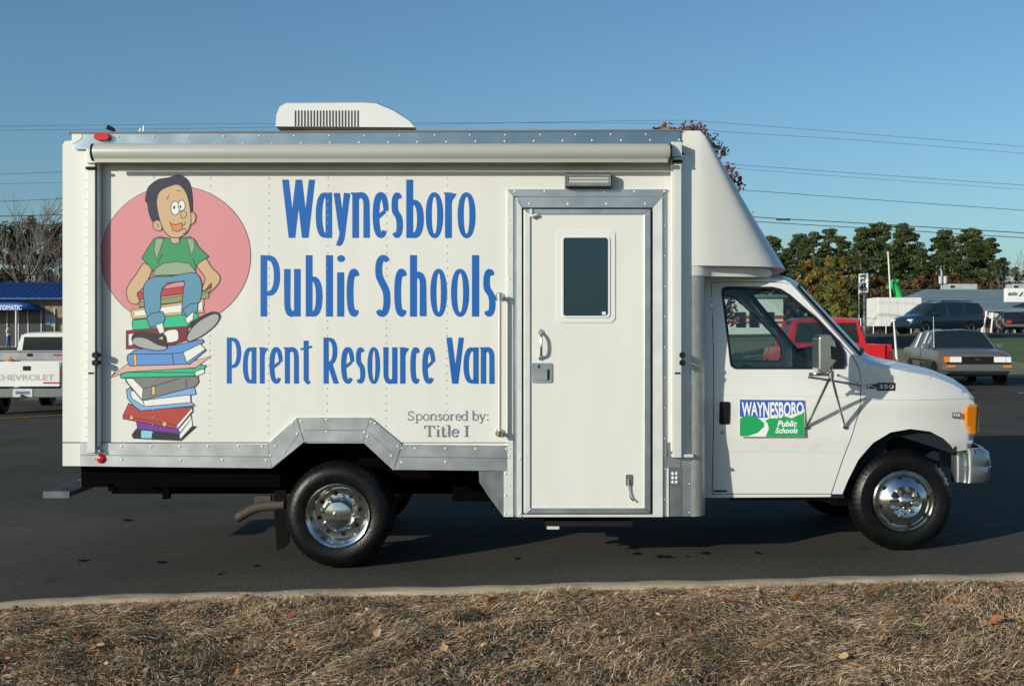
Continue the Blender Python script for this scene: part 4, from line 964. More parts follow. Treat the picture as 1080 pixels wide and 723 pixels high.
def strands(n, x0,x1, t0,t1, len0, len1, lift):
    x=NR.uniform(x0,x1,n); t=NR.uniform(t0,t1,n); y=kerb_y(x)-.15-t
    th=1.6*noise2(x,y,2.2,11)*2+noise2(x,y,7,12)*1.2+NR.normal(0,.75,n)+.2
    L=NR.uniform(len0,len1,n)*(1+.4*noise2(x,y,3,13)); arch=np.abs(NR.normal(0,1,n))*lift*(1+.8*noise2(x,y,4,14)); cur=NR.normal(0,.8,n); wd=NR.uniform(.0011,.0025,n)
    S=5; P=np.zeros((n,S,2,3)); z0=bed_z(x,y)
    for s in range(S):
        u=s/(S-1); a=th+cur*(u-.5); dx=np.cos(a)*L*(u-.5); dy=np.sin(a)*L*(u-.5)
        px,py=x+dx,y+dy; py=np.minimum(py,kerb_y(px)-.02)
        pz=z0+.004+arch*np.where(NR.random(n)<2,4*u*(1-u),0)*.6+arch*u*.7*(cur>0)+NR.normal(0,.002,n)
        w_=wd*(1-.7*abs(u-.35))
        nx,ny=-np.sin(a),np.cos(a); tw=.6*np.sin(3*u+cur*4)
        P[:,s,0]=np.stack([px+nx*w_,py+ny*w_,pz+tw*w_],-1); P[:,s,1]=np.stack([px-nx*w_,py-ny*w_,pz-tw*w_],-1)
    pal=1.28*np.array([(.43,.325,.20),(.38,.30,.215),(.50,.40,.28),(.31,.20,.11),(.23,.145,.08),(.15,.095,.055),(.20,.18,.085),(.38,.20,.09)])
    pi=NR.choice(len(pal),n,p=[.17,.18,.07,.19,.16,.09,.07,.07]); col=pal[pi]*NR.uniform(.75,1.2,(n,1))*(1+.35*noise2(x,y,3.2,15)+.30*noise2(x,y,8,16))[:,None]
    base=np.arange(n)[:,None]*S*2; q=np.stack([np.stack([base[:,0]+2*s,base[:,0]+2*s+1,base[:,0]+2*s+3,base[:,0]+2*s+2],-1) for s in range(S-1)],1).reshape(-1,4)
    return P.reshape(-1,3),q,np.repeat(np.clip(col,0,1),S*2,0)
parts=[strands(160000,-4.6,5.0,.05,2.7,.035,.11,.013),strands(4500,-4.6,5.0,.3,2.7,.07,.14,.025),strands(7000,-7,9,2.7,6,.1,.3,.03),strands(6000,-7,-4.6,.0,3,.1,.3,.03),strands(6000,5,9,.0,3,.1,.3,.03)]
def litter(n):
    x=NR.uniform(-4.6,5,n); t=NR.uniform(.1,2.7,n); y=kerb_y(x)-.15-t; z=bed_z(x,y)+NR.uniform(.004,.03,n); C=np.stack([x,y,z],-1)
    a=NR.normal(size=(n,3))*[1,1,.35]; a/=np.linalg.norm(a,axis=1,keepdims=True); b=np.cross(a,NR.normal(size=(n,3))*[.4,.4,1]); b/=np.linalg.norm(b,axis=1,keepdims=True); L=NR.uniform(.007,.022,(n,1)); a=a*L; b=b*L*NR.uniform(.3,.7,(n,1))
    pal=np.array([(.30,.13,.06),(.22,.10,.06),(.40,.24,.12),(.16,.08,.05),(.10,.11,.04),(.45,.33,.2)])
    return np.stack([C-a,C-b,C+a,C+b],1).reshape(-1,3),np.arange(4*n).reshape(n,4),np.repeat(pal[NR.integers(0,6,n)],4,0)
parts.append(litter(5200))
o_=0; VV=[];QQ=[];CC=[]
for v,q,c in parts: VV.append(v); QQ.append(q+o_); CC.append(c); o_+=len(v)
tag(np_mesh('dead_grass',np.concatenate(VV),np.concatenate(QQ),STRAW,cols=np.concatenate(CC)),'matted dead brown grass covering the bed beside the kerb','grass',kind='stuff')
# fallen leaves on it
LC=[M('leaf_russet',(.25,.055,.025),.7,var=(20,.4)),M('leaf_tan',(.50,.34,.18),.7,var=(20,.3)),M('leaf_orange',(.38,.15,.045),.7,var=(20,.3))]
LN=['curled russet red leaf lying on the dead grass','pale tan leaf lying on the dead grass','curled orange brown leaf lying on the dead grass']
def leaf_mesh(k):
    r=random.Random(k); m=MB(); N=6; w_=[0,.6,1,.9,.55,.0]; V=[]
    for i in range(N):
        u=i/(N-1); 
        for s in (-1,0,1): V.append((u-.5, s*w_[i]*.33*(1+.2*r.random()), .22*abs(s)*w_[i]*(.5+r.random()*.5)+.25*u*u*r.random()))
    m.add(V,[(i*3+j,i*3+j+1,i*3+j+4,i*3+j+3) for i in range(N-1) for j in range(2)]); m.tube([(-.5,0,0),(-.85,.03,.05)],.02,4); return m
lm=[leaf_mesh(3),leaf_mesh(9)]
for k,(px,py,c,s) in enumerate([(258,633,1,.10),(308,652,0,.09),(222,661,2,.09),(102,682,1,.11),(82,671,0,.10),(295,684,1,.08),(376,654,1,.07),(398,677,1,.10),(443,676,1,.10),(522,640,0,.11),(443,638,0,.07),(468,697,1,.09),(530,699,1,.09),(635,671,1,.10),(768,655,0,.10),(803,643,2,.11),(838,642,2,.11),(862,634,2,.09),(1008,652,2,.10),(1050,671,2,.13),(1076,680,2,.09),(888,708,1,.09),(700,690,0,.08),(60,663,0,.09),(600,696,2,.08),(10,690,0,.10),(705,664,1,.07),(165,674,0,.07),(980,662,0,.08)]):
    y=(1.7-.15)*F/(py-HY); x=(px-540)*y/F
    m=MB(); m.v=[tuple(.66*s*q for q in v) for v in lm[k%2].v]; m.f=lm[k%2].f; m.m=[0]*len(m.f)
    o=obj('fallen_leaf',m,LC[c],smooth=60); o.location=(x,y,float(bed_z(x,y))+.028); o.rotation_euler=(random.uniform(-.7,.7),random.uniform(-.6,.6),random.uniform(0,6.3))
    tag(o,LN[c],'leaf',['russet leaves on the dead grass','tan leaves on the dead grass','orange leaves on the dead grass'][c])
m=MB(); m.v=[tuple(.10*q for q in v) for v in lm[0].v]; m.f=lm[0].f; m.m=[0]*len(m.f); o=obj('fallen_leaf',m,LC[0],smooth=60); y=1.69*F/(615.5-HY+2); o.location=((360-540)*y/F,7.55,.03); tag(o,'small red leaf lying on the asphalt by the kerb, below the rear wheel','leaf')

# ================================================================== TREES
def quads_from(C, sz, r):
    n=len(C); a=r.normal(size=(n,3)); a/=np.linalg.norm(a,axis=1,keepdims=True); b=np.cross(a,r.normal(size=(n,3))); b/=np.linalg.norm(b,axis=1,keepdims=True)
    s=sz*r.uniform(.6,1.3,(n,1)); a=a*s; b=b*s*r.uniform(.35,.8,(n,1))
    V=np.stack([C-a,C-b,C+a,C+b],1).reshape(-1,3); return V,np.arange(4*n).reshape(n,4)
def clumps(cs, per, sz, r, pal, flat=.6):
    """cs: list of (x,y,z,radius)"""
    P=[];K=[]
    for x,y,z,rad in cs:
        d=r.normal(size=(per,3)); d/=np.linalg.norm(d,axis=1,keepdims=True); d*=rad*r.uniform(.25,1,(per,1))**.6; d[:,2]*=flat
        P.append(np.array([x,y,z])+d); c=np.array(pal[r.integers(len(pal))])*r.uniform(.7,1.3); K.append(np.clip(c*r.uniform(.75,1.25,(per,1)),0,1))
    V,Q=quads_from(np.concatenate(P),sz,r); return V,Q,np.repeat(np.concatenate(K),4,0)
def limbs(mb, base, dirn, L, rad, depth, r, spread=.55, seg=5, up=.15, tips=None, kids=(2,4), dec=.5):
    p=Vector(base); d=Vector(dirn).normalized(); pts=[p.copy()]; rs=[rad]
    for i in range(3):
        d=(d+Vector(r.normal(0,.12,3))+Vector((0,0,up*.3))).normalized(); p=p+d*L/3; pts.append(p.copy()); rs.append(rad*(1-.18*(i+1)))
    mb.tube(pts,rs,seg,cap=False)
    if depth==0:
        if tips is not None: tips.append(p)
        return
    for k in range(int(r.integers(kids[0],kids[1]+1))):
        at=pts[int(r.integers(1,4))] if k else pts[-1]; nd=(d+Vector(r.normal(0,spread,3))+Vector((0,0,up))).normalized()
        limbs(mb,at,nd,L*r.uniform(.55,.8),rad*dec,depth-1,r,spread,max(3,seg-1),up,tips,kids,dec)
def pine_proto(seed, h, wide):
    r=np.random.default_rng(seed); t=MB(); lean=r.normal(0,.03,2)
    ax=lambda z:(lean[0]*z+.12*math.sin(z*.5+seed),lean[1]*z,z)
    t.tube([ax(h*i/8) for i in range(9)],[.17*(1-.09*i) for i in range(9)],7,cap=False); cs=[]
    z=h*.26
    while z<h*.99:
        u=(z-h*.26)/(h*.74); rr=wide*(.55+.75*u if u<.4 else .85*(1.05-u)/.65+.12)
        for k in range(int(r.integers(2,5))):
            if u<.30 and r.random()<.45: continue
            a=r.uniform(0,6.28); q=rr*r.uniform(.35,1.1); x0,y0,_=ax(z); zz=z+q*.25
            cs.append((x0+q*math.cos(a),y0+q*math.sin(a),zz+.1,r.uniform(.38,.85)*(1.1-.35*u)))
            t.tube([(x0,y0,z),(x0+q*.9*math.cos(a),y0+q*.9*math.sin(a),zz)],[.05,.02],4,cap=False)
        z+=h*r.uniform(.026,.05)
    pal=[(.045,.068,.022),(.065,.092,.026),(.092,.116,.036),(.058,.078,.030),(.115,.125,.045)]
    V,Q,K=clumps(cs,190,.10,r,pal,.5); return t,V,Q,K
def put_tree(name, label, group, loc, proto, bark, first, sc=1.0, rz=0):
    t,V,Q,K=proto; root=thing(name,label,'tree',loc,rz,group)
    obj('trunk',t,bark,root,smooth=60,local=True); np_mesh('crown',V,Q,LEAF,root,K)
    root.scale=(sc,sc,sc); return root
PR=[pine_proto(21,11,1.9),pine_proto(22,10,2.2),pine_proto(25,11,1.7)]
spots=[(800,252,0),(818,250,1),(838,247,0),(856,246,1),(874,242,2),(890,249,1),(906,241,0),(919,236,1),(932,238,2),(948,237,0),(962,240,1),(972,262,2),(990,248,1),(1003,243,0),(1016,242,1),(1030,243,2),(1043,252,0),(1056,272,1),(1071,282,2),(1090,262,0),(783,262,2),(846,258,2),(1024,252,1),(1110,255,1),(826,262,0),(864,264,1),(883,262,2),(912,258,1),(940,260,0),(955,262,1),(980,276,1),(996,266,2),(1036,264,0),(1050,274,1),(808,266,1),(764,256,0),(742,250,2),(718,248,1),(690,252,0),(662,246,2),(1132,250,0),(1158,246,2),(1190,254,1)]
protos={}; HH=[11,10,11]
for k,(px,py,pi) in enumerate(spots):
    d_=112+(k*37%11)*1.6; x=(px-540)*d_/F; z=Z(x,d_); top=1.7+(HY-py)*d_/F; sc=(top-z)/HH[pi]
    if pi not in protos:
        o=put_tree('pine_tree','tall dark green pine in the row of pines behind the road','pines in the tree line',(x,d_,z),PR[pi],BARK,True,sc); protos[pi]=o
    else:
        o=copy_tree(protos[pi]); o.location=(x,d_,z); o.scale=(sc,)*3
    o.rotation_euler.z=random.uniform(0,6.28)
def bushy(seed,h,wide,pal,per=70,n=40,sz=.11,low=.15):
    r=np.random.default_rng(seed); t=MB(); cs=[]
    limbs(t,(0,0,0),(0,0,1),h*.5,.09*h/4,2,r,.5,6,.2)
    for k in range(n):
        u=r.uniform(low,1); a=r.uniform(0,6.28); q=wide*math.sqrt(max(.02,1-((u-.45)/.6)**2))*r.uniform(.3,1); cs.append((q*math.cos(a),q*math.sin(a),u*h,r.uniform(.3,.6)*wide*.5))
    V,Q,K=clumps(cs,per,sz,r,pal,.85); return t,V,Q,K
GY=[(.17,.17,.035),(.21,.19,.045),(.12,.145,.035),(.25,.17,.035)]; OR=[(.12,.075,.035),(.10,.07,.035),(.085,.08,.032),(.065,.07,.025),(.15,.09,.03)]; BR=[(.09,.07,.04),(.11,.075,.05),(.07,.07,.03),(.12,.06,.03)]; DG=[(.03,.05,.017),(.045,.06,.02),(.07,.065,.03)]
for nm,lab,px,py,d_,pal,wd,sd in (('yellow_tree','leafy yellow green tree in front of the pines, right of the windscreen',880,272,92,GY,1.75,31),('orange_tree','small orange yellow autumn tree between the van roof and the yellow green tree',850,277,94,[(.24,.155,.035),(.17,.13,.035),(.19,.10,.03)],1.1,32)):
    x=(px-540)*d_/F; z=Z(x,d_); h=1.7+(HY-py)*d_/F-z; o=put_tree(nm,lab,None,(x,d_,z),bushy(sd,h,wd,pal,110,60,.10,.1),BARK,True)
bp=bushy(41,2.6,1.5,OR,80,26,.10,.05); b0=None
for k,(px,py,d_) in enumerate([(822,318,101),(866,318,100),(898,312,99),(914,316,103),(930,308,104),(948,300,105),(966,294,106),(984,300,105),(1002,300,106),(1022,298,107),(1042,302,106),(1062,306,106),(1085,300,106),(905,333,97),(812,300,111),(845,304,112),(884,300,112),(906,296,113),(922,292,112),(940,296,113),(956,298,112),(975,292,113),(994,296,112),(1012,290,113),(1034,294,112),(1052,298,113),(1074,300,112),(955,318,99),(1020,322,100),(870,330,98),(838,332,99)]):
    x=(px-540)*d_/F; z=Z(x,d_); s=(1.7+(HY-py)*d_/F-z)/2.7
    if b0 is None: b0=put_tree('autumn_bush','russet brown undergrowth bush at the foot of the pines','undergrowth bushes under the pines',(x,d_,z),bp,BARK,True,s); b0['category']='bush'; o=b0
    else: o=copy_tree(b0); o.location=(x,d_,z); o.scale=(s*1.1,s*1.1,s)
    o.rotation_euler.z=k*1.3
def bare(name,label,px,py,d_,seed,h0=None,bark=BARKG,depth=5,spread=.42):
    x=(px-540)*d_/F; z=Z(x,d_); h=1.7+(HY-py)*d_/F-z; r=np.random.default_rng(seed); t=MB(); b_=MB()
    t.tube([(0,0,0),(.02*h,0,h*.18),(0,.02*h,h*.36)],[.022*h,.018*h,.014*h],8,cap=False)
    for k in range(7): limbs(b_,(0,.02*h,h*(.2+.04*k)),(math.cos(k*1.3)*.6,math.sin(k*1.3)*.6,1),h*.27,.0075*h,depth-1,r,spread,5,.28,None,(2,4),.60)
    zs=max(v[2] for v in b_.v); b_.v=[(v[0],v[1],v[2]*h/zs) for v in b_.v]
    root=thing(name,label,'tree',(x,d_,z)); obj('trunk',t,bark,root,smooth=60,local=True); obj('branches',b_,bark,root,local=True); return root
bare('bare_tree','tall leafless grey tree rising behind the blue roofed building',26,186,108,5)
bare('bare_tree','small leafless tree at the right end of the pine row',1062,262,110,6,depth=4)
bare('bare_tree','leafless grey tree tangled among dark trees, close to the rear edge of the van',58,222,110,8)
for k,(px,py,d_,pal,wd,lab) in enumerate([(8,240,116,DG,3.4,'dark evergreen tree at the left edge, behind the blue roof'),(40,233,119,BR,3.6,'brown leaved autumn tree beside the bare tree behind the blue roof'),(66,238,117,[*DG,*BR],3.0,'dark brown green tree touching the rear edge of the van'),(100,244,118,DG,3.2,'dark evergreen tree hidden mostly behind the van body')][:3]):
    x=(px-540)*d_/F; z=Z(x,d_); h=1.7+(HY-py)*d_/F-z; put_tree('dense_tree',lab,None,(x,d_,z),bushy(60+k,h,wd,pal,120,85,.15,.08),BARK,True)
# purple leaved tree behind the van
r=np.random.default_rng(77); d_=40.0; TS=2.4; x=(715-540)*d_/F; z=Z(x,d_); root=thing('purple_leaf_tree','young purple leaved tree standing behind the van, its crown above the fairing','tree',(x,d_,z))
t=MB(); tips=[]; t.tube([(0,0,-.5),(.02,0,1.2),(0,.03,2.2)],[.07,.06,.05],8,cap=False)
for k in range(9): limbs(t,(0,.02,1.5+.1*k),(math.cos(k*2.4)*.55,math.sin(k*2.4)*.55,1),.75,.024,3,r,.36,5,.25,tips,(2,4))
t.v=[tuple(TS*q+(0.0) for i,q in enumerate(v)) for v in t.v]; t.v=[(a,b_,c-2.0) for a,b_,c in t.v]; obj('trunk',t,BARK,root,smooth=60,local=True)
cs=[]; 
for k in range(620):
    a=r.uniform(0,6.28); u=r.uniform(0,1); zz=1.5+2.75*u; q=(1.0*math.sqrt(max(.05,1-((u-.42)/.62)**2)))*r.uniform(.55,1.0); cs.append((q*math.cos(a),q*math.sin(a),zz,r.uniform(.08,.17)))
V,Q,K=clumps(cs,22,.034,r,[(.17,.075,.08),(.24,.10,.09),(.10,.055,.065),(.30,.16,.13)],1.0); V=V*TS+np.array([0,0,-2.1]); np_mesh('crown',V,Q,LEAF,root,K)

# ================================================================== OTHER VEHICLES
CARGLASS=M('car_glass',(.012,.020,.022),.05,spec=.7); CHB=M('satin_bumper',(.45,.46,.47),.25,.9); BUMP=M('grey_bumper',(.10,.10,.10),.5)
def car_wheel(parent, x, y, r, w_=.2, rimc=STEEL):
    """y<0 is the right side"""
    s=1 if y>0 else -1; m=MB(); m.lathe([(r*.6,-w_),(r*.94,-w_),(r,-w_*.85),(r,-w_*.12),(r*.95,0),(r*.62,.0)],(x,0,r),'y',28); m.v=[(a,y+s*b,c) for a,b,c in m.v]
    t=obj('wheel',m,RUBBER,parent,smooth=40,local=True); m=MB(); m.lathe([(0,-.01),(r*.15,-.008),(r*.2,-.03),(r*.45,-.035),(r*.52,-.005),(r*.63,.003)],(x,0,r),'y',24); m.v=[(a,y+s*b,c) for a,b,c in m.v]
    o=obj('rim',m,rimc,t,smooth=30,local=True)
def loft(parent, st, paint, sides=(), screens=(), pillar=.03, name='body'):
    V=[];n=len(st)
    for x,zb,wl,zm,wb,zt,wt in st:
        h=[(0,zb),(wl-.07,zb),(wl,zb+.1),(max(wl,wb)+.02,zb+.1+(zm-zb-.1)*.6),(wb,zm),(wt+.02,zt-.05),(wt-.08,zt),(wt*.5,zt+.018),(0,zt+.025)]
        V += [(x,a,c) for a,c in h]+[(x,-a,c) for a,c in h[-2:0:-1]]
    k=len(V)//n; m=MB(); B=[]; W={}
    for i in range(n-1):
        for j in range(k):
            q=(i*k+j,i*k+(j+1)%k,(i+1)*k+(j+1)%k,(i+1)*k+j)
            if i in sides and j==4: W.setdefault(('s',i),[]).append(q)
            elif i in sides and j==k-5: W.setdefault(('t',i),[]).append(q)
            elif i in screens and 5<=j<k-5: W.setdefault(('f',i),[]).append(q)
            else: B.append(q)
    m.add(V,B+[tuple(range(k))[::-1],tuple(range((n-1)*k,n*k))])
    for i in screens:
        for j in (5,k-5): m.tube([V[i*k+j],V[(i+1)*k+j]],pillar,6)
    for i in sides:
        for j in (4,):
            for e in (i,i+1): m.tube([V[e*k+4],V[e*k+5]],pillar*.8,5); m.tube([V[e*k+k-4],V[e*k+k-5]],pillar*.8,5)
    body=obj(name,m,paint,parent,smooth=38,local=True)
    for key,qs in W.items():
        g=MB(); g.add(V,qs); used=sorted({i for q in qs for i in q}); mp={u:i for i,u in enumerate(used)}
        g=MB(); g.add([V[u] for u in used],[tuple(mp[i] for i in q) for q in qs]); obj('windscreen' if key[0]=='f' else 'window',g,CARGLASS,body,smooth=60,local=True)
    return body
def arches(parent, pts, r, y):
    for x in pts:
        for s in (1,-1):
            m=MB(); q=MB(); q.lathe([(0,-.004),(r*1.13,-.004),(r*1.2,.0),(r*1.2,.05)],(x,0,r*1.02),'y',26); m.add([(a,s*(y-b),c) for a,b,c in q.v],q.f); obj('wheel_arch',m,BLACK,parent,local=True)
def facetext(mb, body_, x, y0,y1,z0,z1, mi=0, fwd=1, bold=.02):
    """text on a plane facing the car's front (fwd=1) or rear (fwd=-1), read from outside"""
    text_flat(mb,body_,0,0,0,0,0,mi,bold=bold,place=lambda u,v:(x,(y0+(y1-y0)*u),z0+(z1-z0)*v))

def sedan(label, loc, rz, paint, group=None, detail=True):
    c=thing('parked_car',label,'car',loc,rz,group)
    st=[(-2.14,.42,.72,.84,.74,.86,.70),(-2.08,.33,.78,.90,.79,.93,.74),(-1.40,.26,.81,.94,.80,.97,.76),(-.92,.22,.82,.94,.80,1.35,.62),(-.80,.22,.82,.94,.80,1.375,.62),(-.12,.22,.82,.93,.80,1.385,.62),(-.04,.22,.82,.93,.80,1.385,.62),(.38,.22,.82,.92,.80,1.36,.62),(1.02,.22,.82,.90,.79,.93,.76),(1.5,.24,.82,.87,.79,.90,.74),(2.02,.30,.80,.80,.77,.825,.72),(2.10,.34,.77,.74,.75,.76,.70)]
    loft(c,st,paint,sides=(2,4,6,7),screens=(2,7))
    arches(c,(1.32,-1.22),.29,.835)
    for x in (1.32,-1.22):
        for y in (.845,-.845): car_wheel(c,x,y,.29)
    m=MB(); m.box(2.05,2.24,-.80,.80,.40,.555); m.box(1.75,2.1,.79,.82,.41,.55); m.box(1.75,2.1,-.82,-.79,.41,.55); b_=obj('bumper',m,BUMP,c,bevel=.025,local=True)
    m=MB(); m.box(2.238,2.25,-.78,.78,.455,.475); m.box(2.238,2.25,-.78,.78,.40,.42); obj('bumper_strip',m,CHB,b_,local=True)
    for s in (1,-1):
        m=MB(); m.box(2.23,2.255,s*.66-.10,s*.66+.10,.485,.53); obj('indicator',m,AMBER,b_,local=True)
        m=MB(); m.box(2.06,2.135,min(s*.38,s*.66),max(s*.38,s*.66),.60,.735); hl=obj('headlight',m,CLEAR,c,bevel=.01,local=True)
        m=MB(); m.box(2.0,2.125,min(s*.67,s*.785),max(s*.67,s*.785),.60,.735); obj('corner_lamp',m,AMBER if s<0 else CLEAR,c,bevel=.008,local=True)
        m=MB(); m.box(.72,.86,min(s*.84,s*.97),max(s*.84,s*.97),.93,1.04); obj('door_mirror',m,BUMP,c,bevel=.02,local=True)
        m=MB(); m.box(-2.17,-2.05,min(s*.45,s*.74),max(s*.45,s*.74),.62,.80); obj('tail_light',m,RED,c,bevel=.01,local=True)
    m=MB(); m.box(2.06,2.13,-.375,.375,.60,.74,0)
    for i in range(4): m.box(2.128,2.137,-.37,.37,.615+i*.033,.621+i*.033,0)
    m.box(2.13,2.14,-.06,.06,.665,.68,1); obj('grille',m,[BLACK,STEEL],c,local=True)
    m=MB(); m.box(2.05,2.14,-.74,.74,.565,.598); obj('trim',m,BLACK,c,local=True)
    m=MB(); m.tube([(.95,-.74,.93),(.80,-.72,1.72)],[.010,.006],5); obj('antenna',m,STEEL,c,local=True)
    m=MB(); m.box(-2.22,-2.1,-.8,.8,.40,.56); obj('rear_bumper',m,BUMP,c,bevel=.02,local=True)
    for s in (1,-1): m=MB(); m.box(-.08,-.06,s*.838-.004,s*.838+.004,.35,.93); m.box(-1.0,1.0,s*.838-.004,s*.838+.004,.60,.63); obj('side_moulding',m,BLACK,c,local=True)
    return c
def ang(fx,fy): return math.atan2(fy,fx)
TAN=M('bronze_grey_paint',(.235,.20,.18),.28,.55,coat=.5,var=(3,.1)); TEAL=M('dark_teal_paint',(.015,.035,.055),.22,.4,coat=.8); CRED=M('red_paint',(.55,.012,.015),.25,coat=.8); CWHT=M('truck_white',(.79,.77,.73),.3,coat=.5,var=(2,.05)); DKP=M('dark_blue_paint',(.02,.022,.035),.25,.3,coat=.7)
fx,fy=-.10,-.995; dd=28.6; xc=(1031-540)*dd/F
sedan('grey bronze boxy saloon car parked facing the van, seen beyond the bonnet',(xc-fx*2.1,dd-fy*2.1,Z(xc,dd)),ang(fx,fy),TAN)
sedan('dark blue car parked below the white sign of the grey roofed shop',((1066-540)*79/F,79,Z(33.5,79)),R(80),DKP)
# minivan on the road
fx,fy=-.94,-.34; dd=64.5; xc=(988.5-540)*dd/F
mv=thing('minivan','dark teal minivan driving along the road in front of the white trailer','minivan',(xc,dd,Z(xc,dd)),ang(fx,fy))
st=[(-2.42,.5,.85,1.02,.86,1.10,.80),(-2.36,.38,.93,1.05,.92,1.45,.80),(-2.16,.3,.96,1.05,.95,1.70,.76),(-1.1,.27,.97,1.05,.95,1.755,.76),(-1.0,.27,.97,1.05,.95,1.755,.76),(.0,.27,.97,1.03,.95,1.75,.75),(.1,.27,.97,1.03,.95,1.74,.75),(.62,.27,.97,1.01,.94,1.66,.72),(1.55,.27,.96,.98,.92,1.04,.84),(2.1,.3,.93,.86,.88,.90,.80),(2.38,.36,.84,.70,.80,.73,.72),(2.44,.42,.76,.60,.74,.62,.66)]
loft(mv,st,TEAL,sides=(1,2,4,6,7),screens=(0,7)); arches(mv,(1.55,-1.45),.33,.985)
for x in (1.55,-1.45):
    for y in (.995,-.995): car_wheel(mv,x,y,.33,.2,CHB)
for s in (1,-1):
    m=MB(); m.box(2.16,2.40,min(s*.5,s*.84),max(s*.5,s*.84),.66,.78); obj('headlight',m,CLEAR,mv,bevel=.02,local=True)
    m=MB(); m.box(-2.44,-2.3,min(s*.78,s*.93),max(s*.78,s*.93),.85,1.15); obj('tail_light',m,RED,mv,bevel=.01,local=True)
    m=MB(); m.box(1.0,1.16,min(s*.95,s*1.12),max(s*.95,s*1.12),1.0,1.14); obj('door_mirror',m,TEAL,mv,bevel=.03,local=True)
m=MB(); m.box(2.30,2.50,-.8,.8,.36,.56); obj('bumper',m,TEAL,mv,bevel=.05,local=True)
m=MB(); 
for s in (.55,-.55): m.tube([(-1.9,s,1.80),(.2,s,1.80)],.02,6)
obj('roof_rail',m,BLACK,mv,local=True)

def pickup(label, loc, rz, paint, rail=1.22, roof=1.86):
    c=thing('pickup_truck',label,'pickup truck',loc,rz)
    st=[(-.62,.45,.90,1.15,.93,roof-.03,.70),(-.50,.45,.93,1.15,.94,roof,.72),(.35,.45,.94,1.14,.94,roof+.01,.72),(.72,.45,.94,1.13,.94,roof-.02,.70),(1.30,.45,.94,1.12,.93,1.15,.88),(2.2,.48,.94,1.08,.92,1.11,.86),(2.62,.5,.92,1.0,.90,1.03,.82),(2.70,.5,.88,.9,.86,.92,.80)]
    body=loft(c,st,paint,sides=(1,2,3),screens=(3,)); arches(c,(1.72,-1.70),.38,.955)
    m=MB(); m.add([(-.632,-.74,1.24),(-.632,.74,1.24),(-.632,.66,roof-.10),(-.632,-.66,roof-.10)],[(0,1,2,3)]); obj('rear_window',m,CARGLASS,body,local=True)
    m=MB()
    for s in (1,-1): m.box(-2.62,-.66,min(s*.80,s*.95),max(s*.80,s*.95),.62,rail)
    m.box(-2.6,-.66,-.81,.81,.70,.76); m.box(-.72,-.66,-.81,.81,.7,rail); m.box(-2.4,2.4,-.5,.5,.42,.6)
    bed=obj('bed',m,paint,c,bevel=.02,local=True)
    m=MB(); m.box(-2.68,-2.62,-.80,.80,.66,rail); tg=obj('tailgate',m,paint,c,bevel=.015,local=True)
    m=MB(); m.box(-2.84,-2.68,-.98,.98,.42,.62); bm_=obj('rear_bumper',m,CHB,c,bevel=.02,local=True)
    for s in (1,-1): m=MB(); m.box(-2.67,-2.58,min(s*.83,s*.955),max(s*.83,s*.955),.78,rail-.14); obj('tail_light',m,M('tail_red',(.22,.008,.012),.2,coat=.5),c,bevel=.01,local=True)
    for x in (1.72,-1.70):
        for y in (.96,-.96): car_wheel(c,x,y,.38,.24)
    m=MB(); m.box(2.66,2.8,-.95,.95,.45,.66); obj('front_bumper',m,CHB,c,bevel=.02,local=True)
    for s in (1,-1): m=MB(); m.box(2.64,2.73,min(s*.5,s*.86),max(s*.5,s*.86),.78,.98); obj('headlight',m,CLEAR,c,local=True)
    return c,tg,bm_
dd=26.2; fx,fy=-.07,.997; xc=(24-540)*dd/F
pk,tg,bm_=pickup('white pickup truck seen from behind at the left edge, with a toolbox across its bed',(xc+fx*2.7,dd+fy*2.7,Z(xc,dd+2)),ang(fx,fy),CWHT)
m=MB(); m.box(-2.692,-2.679,-.16,.0,1.02,1.12); obj('tailgate_handle',m,BLACK,tg,local=True)
m=MB(); facetext(m,'CHEVROLET',-2.684,.62,-.68,.80,.93,0); obj('tailgate_lettering',m,M('pressed_letter_grey',(.42,.41,.40),.5),tg,local=True)
m=MB(); m.box(-2.684,-2.681,-.80,-.44,.725,.76); obj('badge_stripe',m,M('badge_maroon',(.30,.03,.04),.5),tg,local=True)
m=MB(); m.box(-2.86,-2.835,-.26,.16,.44,.62,0); m.box(-2.865,-2.86,-.20,.10,.50,.57,1); m.tube([(-2.7,-.05,.47),(-2.95,-.05,.47)],.025,8,2); obj('number_plate',m,[M('plate_white',(.6,.6,.58),.4),M('plate_blue',(.12,.16,.3),.5),BLACK],bm_,local=True)
tb=thing('toolbox','silver metal toolbox lying across the bed of the white pickup','toolbox',(xc+fx*.95,dd+fy*.95,Z(xc,dd+2)+1.2),ang(fx,fy))
m=MB(); m.box(-.25,.25,-.98,.98,.02,.22); o=obj('chest',m,M('toolbox_metal',(.42,.42,.42),.4,.6,var=(6,.2)),tb,bevel=.015,local=True)
m=MB(); m.box(-.27,.27,-1.0,1.0,.221,.255); obj('lid',m,M('toolbox_metal',(0,0,0)),tb,bevel=.01,local=True)
m=MB(); m.box(-.262,-.251,.02,.14,.12,.19); obj('clasp',m,BLACK,tb,local=True)
m=MB(); m.box(-.256,-.251,-.75,-.45,.13,.17); obj('badge_stripe',m,M('badge_maroon',(.30,.03,.04),.5),tb,local=True)
sq=MB(); sq.lathe([(0,0),(.10,.02),(.15,.10),(.13,.2),(.05,.25),(.02,.25)],(0,0,0),'z',14); sq.tube([(0,0,.24),(.02,0,.31)],.02,5)
o=obj('pumpkin',sq,M('pumpkin_orange',(.55,.22,.05),.5),smooth=50); o.location=(xc-.45,dd+.4,Z(xc,dd+2)+1.02); tag(o,'orange pumpkin showing over the tailgate of the white pickup','pumpkin')
fx,fy=.05,.998; dd=25.0; xc=(894-540)*dd/F
